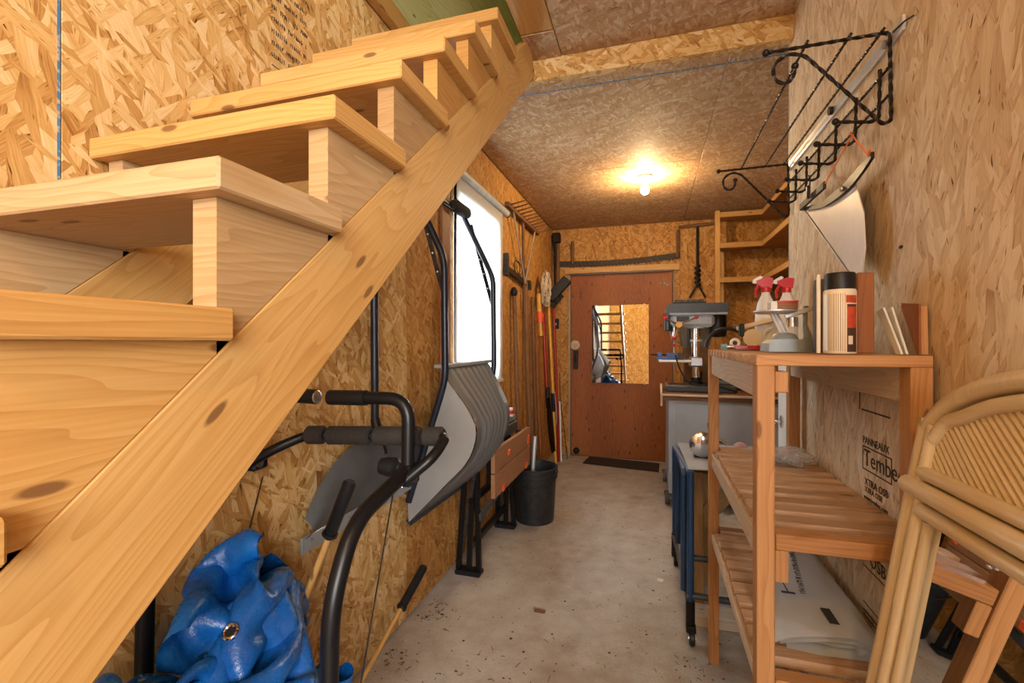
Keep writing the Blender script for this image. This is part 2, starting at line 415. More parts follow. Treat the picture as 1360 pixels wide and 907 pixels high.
# back wall round the door
DX0, DX1, DZ = -.824, .212, 1.94
bm = B()
for x0, x1, z0, z1 in ((-1.15, DX0 - .02, 0, 2.56), (DX1 + .02, 1.85, 0, 2.56), (DX0 - .02, DX1 + .02, DZ + .02, 2.56)): box(bm, x0, x1, YD + .012, YD + .12, z0, z1)
wb = wall('wall_back', bm, 'grey_wood', 'far OSB wall holding the plywood door')
for x0, x1, z0, z1 in ((XL, DX0 - .02, .01, 1.99), (XL, -.60, 1.992, ZC), (-.60, -.02, 2.0, ZC), (-.02, .285, 1.992, ZC), (.285, .62, .01, ZC), (.62, 1.78, .01, ZC), (DX1 + .022, .285, .01, 1.99)):
    panel(wb, 'osb_brown', x0 + g, x1 - g, YD, YD + .012, z0 + g, z1 - g, grain=2)
for nm, a in (('door_head', (DX0 - .06, DX1 + .07, YD - .016, YD + .012, DZ + .012, DZ + .075)), ('door_jamb', (DX0 - .022, DX0 - .004, YD - .012, YD + .06, 0, DZ + .012)), ('door_jamb', (DX1 + .004, DX1 + .022, YD - .012, YD + .06, 0, DZ + .012))):
    t = mk('trim_1' if nm == 'door_head' else 'trim_2', bb(*a, .002), 'pine' if nm == 'door_head' else 'grey_wood'); t['kind'] = 'structure'
t = mk('trim_3', cyl(B(), (DX0 - .02, YD - .02, DZ + .005), (DX1 + .01, YD - .02, DZ + .008), .011, 8), 'steel', sm=True); t['kind'] = 'structure'
# far right room, partition and the wall behind the camera
wr = wall('wall_right', bb(XR + .013, XR + .10, -.35, 2.08, 0, 2.5), 'grey_wood', 'pale OSB partition wall behind the slatted shelf')
for y0, y1 in ((-.35, .86), (.86, 2.08)): panel(wr, 'osb_pale', XR, XR + .013, y0 + g, y1 - g, .01, 2.48)
t = mk('trim_4', bb(XR - .0, XR + .10, 2.08, 2.088, 0, 2.42), 'cast_grey'); t['kind'] = 'structure'
ws = wall('wall_side', bb(1.78, 1.9, 2.0, 5.06, 0, 2.56), 'osb_brown')
wp = wall('wall_partition', bb(XR + .10, 1.9, 1.96, 2.08, 0, 2.5), 'osb_pale')
wf = wall('wall_front', bb(-1.15, .05, -2.75, -2.65, 0, 3.6), 'osb_golden')
wf2 = wall('wall_outer', bb(2.8, 2.9, -2.7, 2.08, 0, 2.5), 'osb_golden')
# ceilings
cb = wall('ceiling', bb(-1.15, 1.9, 2.06, YD + .1, ZC + .012, ZC + .04), 'grey_wood', 'OSB ceiling with a bare bulb')
for y0, y1 in ((2.06, 3.30), (3.30, 4.52), (4.52, YD)):
    for x0, x1 in ((XL, .32), (.32, 1.78)): panel(cb, 'osb_ceiling', x0 + g, x1 - g, y0 + g, y1 - g, ZC, ZC + .012, grain=0)
mk('seam_paint', bb(XL, XR + .1, 2.200, 2.210, ZC - .0006, ZC + .002), 'blue_chalk', cb, label='blue chalk line across the ceiling')
cf = wall('ceiling_front', bb(-.36, 2.9, -2.7, 2.02, 2.50, 2.66), 'grey_wood')
for x0, x1, y0, y1 in ((-.375, .84, .2, 2.015), (-.375, .84, -2.6, .2), (.84, 2.8, -2.6, .2)): panel(cf, 'osb_ceiling', x0 + g, x1 - g, y0 + g, y1 - g, 2.484, 2.50, grain=0)
panel(cf, 'osb_ceiling', -.515, -.377, 1.84, 2.015, 2.482, 2.498, grain=0)
mk('joist', bb(-.515, -.377, -1.0, 1.835, 2.484, 2.66, .003), 'pine', cf)
t = wall('trim_5', bb(-1.02, XR, 2.015, 2.056, 2.393, 2.51, .002), 'osb_golden', 'OSB covered beam crossing the ceiling')
t = wall('trim_6', bb(-1.024, -.985, -2.6, 2.0, 2.502, 2.58, .003), 'pine', 'timber plate on top of the wall')
# loft above the stairwell: green roof boards on two slopes
rf = struct('roof', (0, 0, 2.5))
sl = math.radians(33)
for i in range(15):
    a = .02 + i * .142
    x, z = -1.03 + a * math.cos(sl), 2.575 + a * math.sin(sl)
    b_, m_ = plank_bm((x + .07 * math.cos(sl), -2.6, z + .07 * math.sin(sl)), (x + .07 * math.cos(sl), 2.6, z + .07 * math.sin(sl)), .1415, .02, up=(-math.sin(sl), 0, math.cos(sl)))
    mk('roof_board', b_, 'green_boards', rf, M=m_)
wg = wall('wall_gable', bb(-1.15, 3.0, 2.6, 2.7, 2.45, 4.2), 'green_boards')
lf = wall('loft_floor', bb(-1.03, 1.0, 2.0, 2.6, 2.52, 2.56), 'osb_golden')
ro = wall('roof_slope', prism(B(), [(.75, 3.75), (3.0, 2.5), (3.0, 2.6), (.75, 3.85)], 'y', -2.7, 2.7), 'green_boards')

# door in the far wall
d = mk('door_1', bb(DX0, DX1, YD + .012, YD + .045, .012, DZ, .002), 'plywood_red', grain=2); d['kind'] = 'structure'; d['label'] = 'reddish plywood door with a mirror screwed on'
def door_hw():
    h = mk('latch', bb(-.795, -.745, YD - .012, YD + .012, .93, 1.13, .004), 'rust_iron', d)
    mk('handle', cyl(B(), (-.77, YD - .03, 1.0), (-.77, YD - .03, 1.09), .008, 8), 'black_iron', d, sm=True)
    for z in (1.0, 1.09): mk('handle_post', cyl(B(), (-.77, YD - .03, z), (-.77, YD - .01, z), .006, 8), 'black_iron', d)
    mk('knob', lathe(B(), [(.018, 0), (.02, .012), (.05, .022), (.052, .03), (.03, .045), (0, .046)][::-1], (-.775, YD - .035, 1.19), 'y', 16), 'rope', d, sm=True, label='pale round wooden knob')
    mk('kick_stop', ball(B(), (-.76, YD - .02, .06), .035, 10), 'black_plastic', d, sm=True)
    for x, z in ((.14, 1.82), (.165, 1.80), (.10, 1.82)): mk('hook', ball(B(), (x, YD + .004, z), .012, 8), 'aluminium', d, sm=True)
door_hw()
mk('backing', bb(DX0 - .08, DX1 + .08, YD + .05, YD + .08, -.02, DZ + .06), 'old_wood', d)  # unseen board added to stop light leaking round the door
mk('threshold', bb(DX0, DX1, YD + .0, YD + .05, -.001, .0115), 'old_wood', d)
# window
wn = struct('window_1', (XL, 2.66, WZ0), 'window covered by a white roller shade')
bm = B()
for y0, y1, z0, z1 in ((WY0, WY0 + .05, WZ0, WZ1), (WY1 - .05, WY1, WZ0, WZ1), (WY0 + .05, WY1 - .05, WZ0, WZ0 + .05), (WY0 + .05, WY1 - .05, WZ1 - .05, WZ1), (WY0 + .05, WY1 - .05, 1.50, 1.53)): box(bm, -1.13, -1.08, y0, y1, z0, z1)
mk('window_frame', bm, 'white_paint', wn)
mk('pane', bb(-1.108, -1.104, WY0 + .05, WY1 - .05, WZ0 + .05, 1.50), 'window_glass', wn)
mk('pane', bb(-1.108, -1.104, WY0 + .05, WY1 - .05, 1.53, WZ1 - .05), 'window_glass', wn)
bm = B()
for k in range(24):
    y = 2.25 + k * (.84 / 23)
bm = B(); nn = 20; vs = []
for k in range(nn + 1):
    y = 2.25 + .84 * k / nn
    vs.append((bm.verts.new((-.998 + .002 * math.sin(k * .9), y, .95)), bm.verts.new((-.998, y, 2.13))))
for a, c in zip(vs, vs[1:]): bm.faces.new((a[0], c[0], c[1], a[1]))
bmesh.ops.solidify(bm, geom=bm.faces[:], thickness=.0008)
sh = mk('roller_shade', bm, 'shade_cloth', wn, sm=True, label='white translucent roller shade')
mk('roller_tube', cyl(B(), (-.992, 2.2, 2.145), (-.992, 3.17, 2.145), .024, 14), 'press_light', sh, sm=True)
mk('end_cap', cyl(B(), (-.992, 3.17, 2.145), (-.992, 3.185, 2.145), .027, 14), 'dark_grey', sh, sm=True)
mk('hem_bar', bb(-1.004, -.993, 2.25, 3.09, .945, .965, .002), 'white_plastic', sh)

t = mk('trim_7', bb(XL, XL + .016, 2.13, 2.225, .85, 2.2, .002), 'bench_wood', grain=2); t['kind'] = 'structure'
# stamped lettering on the OSB
XT = XR - .0009
def rt(s, size, y, z, mat='ink', **k): text(s, size, mat, wr, frame((XT, y, z), (0, -1, 0), (0, 0, 1)), **k)
rt('PANNEAUX', .026, 1.412, .957)
rt('Tembec', .060, 1.405, .902); rt('XTRA OSB', .026, 1.400, .852); rt('www.tembec.com', .017, 1.405, .815, 'ink_brown'); rt('XTRA OSB', .02, 1.400, .834, 'ink_brown')
def strip(par, mat, *a): mk('stamp_line', bb(*a), mat, par)
for z0, z1 in ((.947, .950), (.889, .892)): strip(wr, 'ink', XT, XT + .001, 1.262, 1.412, z0, z1)
for y in (1.411, 1.262): strip(wr, 'ink', XT, XT + .001, y, y + .003, .889, .950)
for y0, y1, z in ((1.27, 1.42, 1.04), (1.28, 1.41, 1.085), (1.30, 1.40, 1.12)): strip(wr, 'ink', XT, XT + .001, y0, y1, z, z + .004)
strip(wr, 'ink', XT, XT + .001, 1.43, 1.434, 1.04, 1.14); strip(wr, 'ink', XT, XT + .001, 1.35, 1.353, 1.12, 1.18)
rt('OSB', .045, 1.372, .655, 'ink')
for z in (.64, .545, .525, .513): strip(wr, 'ink_brown', XT, XT + .001, 1.10, 1.41, z, z + .0025)
LT = XL + .0009
for y, z in ((1.221, 1.427),): mk('nail', ball(B(), (XR - .001, y, z), .005, 8, (.4, 1.8, .8)), 'rust_iron', wr, sm=True)
def ltx(s, size, y, z): text(s, size, 'ink_brown', wl, frame((LT, y, z), (0, 1, 0), (0, 0, 1)))
ltx('TECO', .030, 1.062, 1.955); ltx('TESTED', .030, 1.062, 1.915)
for z in (2.0, 1.905): strip(wl, 'ink_brown', LT - .001, LT, 1.05, 1.19, z, z + .003)
random.seed(5)
for r in range(8):          # rows of print too worn to read
    z = 2.025 + r * .034; y = 1.05; bm = B()
    while y < 1.185:
        for k in range(random.randint(3, 8)):
            if y > 1.19: break
            hh = random.uniform(.010, .014)
            box(bm, LT - .001, LT, y, y + random.uniform(.0015, .003), z, z + hh)
            if random.random() < .7: box(bm, LT - .001, LT, y, y + .005, z + random.choice((0, hh - .002, hh / 2)), z + hh if random.random() < .15 else z + random.choice((.002, hh / 2 + .002)))
            y += .0075
        y += .010
    mk('print_row', bm, 'ink_brown', wl)

# ================================================================ STAIRCASE
st = thing('staircase', 'open pine staircase with triangular step blocks rising along the left wall', 'stairs', (-.75, 1.0, 0))
SR, SRUN, SX0, SX1 = .1735, .2, -1.02, -.47
z7, y7 = 1.43, .405
for n in range(-7, 6):
    zt, yn = z7 + SR * n, y7 + SRUN * n
    mk('tread', bb(SX0, SX1, yn, yn + .222, zt - .038, zt, .003), 'pine' if n != 0 else 'pine_pale', st, grain=0)
    for x1 in (-.50, -.965):
        yb = yn + .024; zb = zt - .0385
        if n == -7: zb2 = 0.0
        def top(y): return 1.216 + .885 * (y - .444)        # top edge of the stringers
        yr = .444 + (zb - 1.216) / .885
        mk('step_block', prism(B(), [(yb, zb), (yr, zb), (yb, max(top(yb), .0))], 'x', x1 - .038, x1 - .0005), 'pine_pale' if n in (0, 1, 2) else 'pine', st, grain=1)
k_ = math.atan(.885); hw = .145 / math.cos(k_)
for x1 in (-.50, -.965):
    def zt_(y): return 1.216 + .885 * (y - .444)
    y0 = .444 - (1.216) / .885; ye = 1.87
    p0 = Vector((x1 - .019, y0 + .02, zt_(y0 + .02))); p1 = Vector((x1 - .019, 1.93, zt_(1.93)))
    x = (p1 - p0).normalized(); nrm = Vector((0, -math.sin(k_), math.cos(k_)))
    m = Matrix((x, Vector((-1, 0, 0)), x.cross(Vector((-1, 0, 0))))).transposed().to_4x4()
    m.translation = (p0 + p1) / 2 - nrm * .073
    Ln = (p1 - p0).length
    bm = bb(-Ln / 2, Ln / 2, -.019, .019, -.0725, .0725, .003)
    mk('stringer', bm, 'pine', st, M=m, grain=0)

# ================================================================ SLATTED SHELF
sh_ = thing('slatted_shelf', 'weathered cedar shelf unit with three slatted levels beside the right wall', 'shelf', (.365, 1.5, 0))
QX0, QX1, QY0, QY1 = .213, .516, 1.07, 1.925
for x0, x1 in ((QX0, QX0 + .034), (QX1 - .036, QX1)):
    for y0, y1 in ((QY0, QY0 + .045), (QY1 - .04, QY1)):
        mk('leg', bb(x0, x1, y0, y1, 0, 1.168, .002), 'cedar', sh_)
for zt in (1.19, .818, .515):
    n = 12; pit = (QY1 - QY0) / n; rh = .072 if zt > 1 else .05 if zt > .6 else .03
    for i in range(n):
        y0 = QY0 + i * pit
        if zt < 1.19 and i == 0: mk('front_board', bb(QX0 + .036, QX1 - .037, y0 + .004, y0 + .046, zt - .033, zt, .002), 'cedar', sh_); continue
        if zt == 1.19: x0, x1 = QX0 - .002, QX1
        else: x0, x1 = (QX0 + .036, QX1 - .037) if i == n - 1 else (QX0 + .014 + random.uniform(0, .006), QX1 + .008)
        mk('slat', bb(x0, x1, y0 + (.0 if i == 0 else .013), y0 + pit - .013, zt - .022, zt + random.uniform(-.0015, .0015), .002), 'cedar' if i == 0 else 'cedar_slat', sh_, grain=0)
    for x0, x1 in ((QX0 + .008, QX0 + .030), (QX1 - .032, QX1 - .010)):
        mk('rail', bb(x0, x1, QY0 + .046, QY1 - .041, zt - .022 - rh, zt - .0215, .002), 'cedar_grey', sh_)
    mk('cleat', bb(QX0 + .035, QX0 + .060, QY0 + .005, QY0 + .045, zt - (.078 if zt > 1 else .10), zt - .034, .002), 'cedar', sh_)
# bare bulb in a porcelain socket on the far ceiling
bl = thing('ceiling_bulb', 'glowing bare bulb in a white ceiling socket', 'light bulb', (-.04, 3.53, 2.44))
mk('socket', lathe(B(), [(.055, 0), (.055, -.012), (.03, -.03), (.022, -.045), (.02, -.05)], (-.04, 3.53, 2.44), 'z', 18), 'white_plastic', bl, sm=True)
mk('bulb', lathe(B(), [(.012, -.048), (.016, -.062), (.028, -.085), (.031, -.103), (.026, -.12), (.014, -.131), (0.0, -.134)], (-.04, 3.53, 2.44), 'z', 16), 'bulb_glow', bl, sm=True)
bl2 = thing('ceiling_bulb', 'added unseen fill bulb on the near ceiling behind the viewer', 'light bulb', (.1, -.9, 2.484))  # unseen second bulb, added to warm and brighten the near walls
mk('socket', lathe(B(), [(.055, 0), (.055, -.012), (.03, -.03), (.022, -.045), (.02, -.05)], (.1, -.9, 2.484), 'z', 18), 'white_plastic', bl2, sm=True)
mk('bulb', lathe(B(), [(.012, -.048), (.016, -.062), (.028, -.085), (.031, -.103), (.026, -.12), (.014, -.131), (0.0, -.134)], (.1, -.9, 2.484), 'z', 16), 'bulb_glow', bl2, sm=True)
# ================================================================ LEFT SIDE
# snow scoop with a U handle, hung on the wall
def snow_scoop():
    t = thing('snow_scoop', 'grey ribbed plastic snow scoop with dark blue tube handle hanging before the window', 'snow scoop', (-.85, 2.06, .45))
    YA, YB = 1.75, 2.37
    for y in (YA, YB):
        pts = fillet([(-1.0, y, 1.93), (-.82, y, 1.57), (-.815, y, 1.06), (-.985, y, .54)], .05, 5)
        mk('handle_tube', tube(B(), pts, .015, 10), 'blue_handle', t, sm=True)
        b_, m_ = plank_bm((-.955, y + .012, 1.87), (-.822, y + .012, 1.40), .020, .005, up=(0, 1, 0), bev=0)
        br = mk('brace_strap', b_, 'black_steel' if y == YB else 'rust_iron', t, M=m_)
        for k in range(6):
            p = Vector((-.955, y + .008, 1.87)).lerp(Vector((-.822, y + .008, 1.40)), .08 + k * .17)
            mk('rivet', cyl(B(), p, p + Vector((0, -.003, 0)), .004, 6), 'white_plastic', br)  # white discs stand in for the bright open holes of the strap
    mk('cross_bar', tube(B(), fillet([(-1.0, YA, 1.93), (-1.0, YB, 1.93)], .02), .0125, 10), 'blue_handle', t, sm=True)
    mk('grip', tube(B(), [(-.98, YB - .17, 1.932), (-.98, YB - .15, 1.934), (-.98, YB, 1.934), (-.98, YB + .03, 1.93)], [.020, .032, .033, .022], 12), 'black_foam', t, sm=True)
    # tub: profile in x-z, swept along y, open towards the wall
    prof = smooth([(-.835, 0, 1.115), (-.80, 0, 1.05), (-.715, 0, .94), (-.68, 0, .85), (-.715, 0, .735), (-.825, 0, .615), (-.985, 0, .452)], 6)
    prof2 = smooth([(-.86, 0, 1.12), (-.835, 0, 1.08), (-.755, 0, .93), (-.728, 0, .82), (-.775, 0, .67), (-.87, 0, .54), (-.995, 0, .43)], 6)
    bm = B(); rows = []; NR = 56
    for j in range(NR + 1):
        s = j / NR; y = YA + .004 + (YB - YA - .008) * s
        rib = .0
        for c in (.16, .27, .38, .49, .60, .71, .82): rib = max(rib, math.exp(-((s - c) / .022) ** 2))
        row = []
        for i, (a, c) in enumerate(zip(prof, prof2)):
            p = a.lerp(c, s)
            u = i / (len(prof) - 1); e = min(1, u * 8, (1 - u) * 6)
            row.append(bm.verts.new((p.x + .012 * rib * e + .004 * e, y, p.z)))
        rows.append(row)
    for a, c in zip(rows, rows[1:]):
        for k in range(len(a) - 1): bm.faces.new((a[k], c[k], c[k + 1], a[k + 1]))
    bmesh.ops.solidify(bm, geom=bm.faces[:], thickness=.003)
    tub = mk('tub_back', bm, 'grey_plastic', t, sm=50)
    for y, pr, nm in ((YA, prof, 0), (YB, prof2, 1)):
        top = Vector((-.835, 0, 1.06)) if nm == 0 else Vector((-.86, 0, 1.08))
        rim = [Vector((-.83, 0, 1.06)), Vector((-.90, 0, .80)), Vector((-.99, 0, .53))]
        mk('tub_side', prism(B(), [(p.x, p.z) for p in pr] + [(p.x, p.z) for p in rim[::-1]], 'y', y, y + .004), 'grey_plastic', t, grain=2)
    mk('lip', bb(-.868, -.822, YA, YB, 1.108, 1.124, .003), 'grey_plastic', t)
    mk('wear_strip', plank_bm((-.99, YA, .445), (-.998, YB, .43), .03, .005, up=(.6, 0, .8), bev=0)[0], 'dark_grey', t, M=plank_bm((-.988, YA, .447), (-.997, YB, .430), .03, .005, up=(.7, 0, .7), bev=0)[1])
snow_scoop()
# snow pusher behind the exercise machine
def pusher():
    t = thing('snow_shovel', 'wide dark grey snow shovel with riveted metal edge behind the exercise machine', 'snow shovel', (-.97, 1.49, .62))
    bm = B(); rows = []
    for j in range(25):
        s = j / 24; y = 1.11 + .76 * s
        h = .24 * (1 - (abs(s - .5) * 2) ** 3.2 * .72)
        row = []
        for i in range(9):
            u = i / 8
            x = -.975 + .034 * math.sin(u * PI * .9) + .006 * math.cos(j * PI / 3) * min(1, u * 3) * min(1, (1 - u) * 3)
            row.append(bm.verts.new((x, y, .635 + h * u)))
        rows.append(row)
    for a, c in zip(rows, rows[1:]):
        for k in range(8): bm.faces.new((a[k], c[k], c[k + 1], a[k + 1]))
    bmesh.ops.solidify(bm, geom=bm.faces[:], thickness=.004)
    bl = mk('blade', bm, 'shovel_grey', t, sm=50)
    ed = mk('edge_strip', bb(-.972, -.964, 1.10, 1.88, .60, .648, .002), 'edge_grey', t)
    for k in range(9):
        y = 1.14 + k * .087
        mk('rivet', ball(B(), (-.964, y, .63), .006, 8), 'steel', ed)
    mk('socket', cyl(B(), (-.955, 1.505, .80), (-.99, 1.507, .93), .02, 12, .017), 'black_plastic', t, sm=True)
    mk('handle', cyl(B(), (-.99, 1.507, .90), (-1.0, 1.515, 1.95), .0145, 12), 'blue_handle', t, sm=True)
pusher()
# exercise machine under the stairs
def machine():
    t = thing('exercise_machine', 'black tubular exercise machine with foam rollers and bent handles under the stairs', 'exercise machine', (-.77, .8, 0))
    for sx in (-.54, -.985):
        sg = -1 if sx == -.54 else 1
        up = mk('upright', tube(B(), fillet([(sx, .67, 0.0), (sx, .685, .75), (sx, .75, .875), (sx, .95, .918)], .06, 5), .0165, 14), 'black_steel', t, sm=True)
        e = (.214 if sx == -.54 else .185)
        mk('handle', tube(B(), fillet([(sx, .955, .90), (sx, .96, 1.085), (sx + sg * e, .96, 1.082)], .055, 6), .0155, 14), 'black_steel', t, sm=True)
        gr = mk('grip', tube(B(), [(sx + sg * (e - .10), .96, 1.083), (sx + sg * (e + .004), .96, 1.081)], .0185, 14), 'black_plastic', t, sm=True)
        mk('grip_cap', ball(B(), (sx + sg * (e + .004), .96, 1.081), .0175, 12, (.25, 1, 1)), 'black_foam' if sg < 0 else 'steel', gr, sm=True)
        bkt = mk('bracket', bb(sx - .017, sx + .017, .935, .985, .885, .935, .006), 'black_steel', t)
        mk('bolt', cyl(B(), (sx + .017, .95, .905), (sx + .024, .95, .905), .011, 8), 'chrome', bkt, sm=True)
        mk('foot', bb(sx - .025, sx + .025, .45, .95, 0, .03, .008), 'black_plastic', t)
    mk('knob', lathe(B(), [(0, -.03), (.02, -.028), (.024, -.01), (.024, .012), (.012, .02), (.008, .04), (0, .04)], (-.60, .985, .915), 'x', 14), 'black_plastic', t, sm=True)
    bar = mk('roller_bar', tube(B(), fillet([(-.985, .93, .905), (-.92, .955, .945), (-.86, 1.0, .975), (-.50, 1.035, .985), (-.475, 1.02, .985), (-.475, .96, .955), (-.53, .93, .905)], .03, 5), .0125, 12), 'black_steel', t, sm=True)
    for x0, x1 in ((-.86, -.81), (-.80, -.68), (-.67, -.545), (-.54, -.487)):
        q = lambda x: 1.0 + (x + .86) / .36 * .035
        z = lambda x: .975 + (x + .86) / .36 * .01
        mk('foam_roller', tube(B(), [(x0, q(x0), z(x0)), (x0 + .006, q(x0), z(x0)), (x1 - .006, q(x1), z(x1)), (x1, q(x1), z(x1))], [.018, .024, .024, .018], 16), 'black_foam', bar, sm=True)
    mk('cross_member', cyl(B(), (-.985, .672, .12), (-.54, .672, .12), .0165, 12), 'black_steel', t, sm=True)
    for a, b_ in (((-.585, .98, .90), (-.60, .72, .08)), ((-.985, .98, .86), (-.985, .72, .1))): mk('cable', cyl(B(), a, b_, .0022, 6), 'rust_iron', t, sm=True)
machine()
# two wooden poles with black grips
def pole(label, p0, p1, gl):
    p0, p1 = Vector(p0), Vector(p1); dr = (p1 - p0).normalized(); g0 = p1 - dr * gl
    t = thing('wooden_pole', label, 'pole', p0, 'wooden poles with black grips')
    mk('shaft', cyl(B(), p0, g0, .0085, 10), 'pine', t, sm=True)
    mk('grip', tube(B(), [g0 - dr * .012, g0, p1 - dr * .006, p1], [.011, .0165, .0175, .012], 12), 'black_plastic', t, sm=True)
    mk('collar', tube(B(), [g0 - dr * .004, g0 + dr * .004], .026 if gl < .14 else .02, 12), 'black_plastic', t, sm=True)
pole('upright wooden pole with long black grip and round collar standing in the tarp', (-.90, .985, .45), (-.728, 1.0, .865), .15)
pole('slim wooden pole with thick black grip lying on the floor by the wall', (-.90, 1.03, .012), (-.90, 1.725, .287), .19)
# blue tarp heap
def hsh(i, j):
    n = (i * 374761393 + j * 668265263) & 0xffffffff; n = ((n ^ (n >> 13)) * 1274126177) & 0xffffffff
    return ((n ^ (n >> 16)) & 0xffff) / 65535.0
def vn(x, y):
    i, j = math.floor(x), math.floor(y); a, b = x - i, y - j; a = a * a * (3 - 2 * a); b = b * b * (3 - 2 * b)
    return (hsh(i, j) * (1 - a) + hsh(i + 1, j) * a) * (1 - b) + (hsh(i, j + 1) * (1 - a) + hsh(i + 1, j + 1) * a) * b
def tarp():
    """crumpled sheet: a small mass-spring cloth squeezed into the space under the stairs"""
    import numpy as np
    t = thing('tarpaulin', 'crumpled blue tarpaulin heaped under the stairs', 'tarp', (-.82, .82, 0))
    rng = np.random.default_rng(12)
    n = 104; S = 1.85; h = S / (n - 1)
    lo = np.array([-1.005, .34, 0.0]); hi = np.array([-.44, 1.10, 2.0])
    uu, vv = np.meshgrid(np.linspace(-.5, .5, n), np.linspace(-.5, .5, n), indexing='ij')
    def lump(f, s):
        q = np.zeros((n, n))
        for k in range(14):
            a = rng.uniform(0, 2 * np.pi); w = rng.uniform(.5, 1) * f
            q += np.sin(w * (uu * np.cos(a) + vv * np.sin(a)) + rng.uniform(0, 6.3))
        return q / 14 ** .5 * s
    P = np.stack([-.85 + uu * .42 + lump(36, .03), .67 + vv * .66 + lump(36, .03), .76 + lump(32, .05)], -1)
    V = np.zeros_like(P)
    def ground(x, y):
        g = .69 * np.exp(-(((x + .96) / .10) ** 4)) * np.exp(-(((y - .73) / .19) ** 4))
        g = np.maximum(g, .58 * np.exp(-(((x + .93) / .13) ** 4)) * np.exp(-(((y - .52) / .20) ** 4)))
        g = np.maximum(g, .54 * np.exp(-(((x + .84) / .09) ** 4)) * np.exp(-(((y - .99) / .09) ** 4)))
        g = np.maximum(g, .42 * np.exp(-(((x + .76) / .15) ** 4)) * np.exp(-(((y - .74) / .24) ** 4)))
        return g
    offs = [((1, 0), 1, 1.0), ((0, 1), 1, 1.0), ((1, 1), 2 ** .5, .6), ((1, -1), 2 ** .5, .6), ((3, 0), 2.6, .3), ((0, 3), 2.6, .3), ((5, 0), 3.6, .08), ((0, 5), 3.6, .08)]
    dt = 1 / 60
    R = 24
    for step in range(150):
        V[..., 2] -= 9.8 * dt * .35; V *= .93
        Q = P + V * dt
        # soft volume: push out of crowded cells
        cell = np.floor((Q - lo) / .024).astype(int).clip(0, 63)
        key = cell[..., 0] * 4096 + cell[..., 1] * 64 + cell[..., 2]
        den = np.bincount(key.ravel(), minlength=64 ** 3).reshape(64, 64, 64).astype(float)
        gx, gy, gz = np.gradient(den)
        G = np.stack([q[cell[..., 0], cell[..., 1], cell[..., 2]] for q in (gx, gy, gz)], -1)
        Q -= np.clip(G, -3, 3) * .0011
        for it in range(10):
            for (di, dj), L, st in offs:
                if dj >= 0: a = Q[:n - di, :n - dj]; b = Q[di:, dj:]
                else: a = Q[:n - di, -dj:]; b = Q[di:, :n + dj]
                d = b - a; ln = np.sqrt((d * d).sum(-1, keepdims=True)) + 1e-9
                c = (ln - L * h) / ln * .5 * st
                if L > 2: c = np.minimum(c, 0)
                c = d * c * .8
                a += c; b -= c
            Q[..., :2] = np.clip(Q[..., :2], lo[:2], hi[:2])
            Q[..., 0] = np.minimum(Q[..., 0], -.775 * Q[..., 1] + .02 * np.sin(14 * Q[..., 2] + 9 * Q[..., 1]) + .012 * np.sin(33 * Q[..., 1] + 5 * Q[..., 2]))
        gh = ground(Q[..., 0], Q[..., 1]) + .004
        below = Q[..., 2] < gh
        Q[..., 2] = np.maximum(Q[..., 2], gh)
        V = (Q - P) / dt
        V[below] = 0
        P = Q
    P = P * np.array([1, 1, 1.05]) + np.array([0, -.085, 0]); P[..., 0] = np.minimum(P[..., 0], -.745 * P[..., 1])
    bm = B(); vs = [[bm.verts.new(P[i, j]) for j in range(n)] for i in range(n)]
    for i in range(n - 1):
        for j in range(n - 1): bm.faces.new((vs[i][j], vs[i + 1][j], vs[i + 1][j + 1], vs[i][j + 1]))
    for k in range(2): bmesh.ops.smooth_vert(bm, verts=bm.verts, factor=.4, use_axis_x=True, use_axis_y=True, use_axis_z=True)
    bmesh.ops.subdivide_edges(bm, edges=bm.edges[:], cuts=1, smooth=.8, use_grid_fill=True)
    co = np.array([v.co[:] for v in bm.verts])
    # grommet on the fold nearest the viewer
    c_ = Vector((0, 0, 1.216)); dr = (Vector((-.885, .75, .612)) - c_).normalized()
    def away(v):
        q = v.co - c_; return (q - dr * q.dot(dr)).length
    bm.normal_update()
    cand = [v for v in bm.verts if away(v) < .035] or bm.verts[:]
    best = min(cand, key=lambda v: (v.co - c_).length - .10 * abs(v.normal.dot((c_ - v.co).normalized())))
    bm.normal_update(); bp = best.co.copy(); nr = best.normal.copy()
    if nr.dot(Vector((0, 0, 1.2)) - bp) < 0: nr = -nr
    sh = mk('sheet', bm, 'tarp_blue', t, sm=70)
    # a second bunched fold of the same sheet, lower and nearer the foot of the stairs
    s2 = sh.copy(); COL.objects.link(s2); s2.parent = t
    m2 = Matrix.Translation((-.86, .73, 0)) @ Matrix.Rotation(math.radians(160), 4, 'Z') @ Matrix.Diagonal((.66, .80, .90, 1)) @ Matrix.Translation((0, 0, 0))
    s2.matrix_basis = m2; WM[s2] = m2; s2.matrix_parent_inverse = WM[t].inverted()
    e1 = nr.cross(Vector((0, 0, 1))).normalized(); e2 = nr.cross(e1); c0 = bp + nr * .004
    gm = mk('grommet', tube(B(), [c0 + (e1 * math.cos(a) + e2 * math.sin(a)) * .012 for a in [2 * PI * k / 20 for k in range(20)]], .0042, 8, closed=True), 'chrome', sh, sm=True)
    mk('grommet_hole', tube(B(), [c0 - nr * .004, c0 + nr * .001], .0095, 14), 'black_plastic', sh)
tarp()
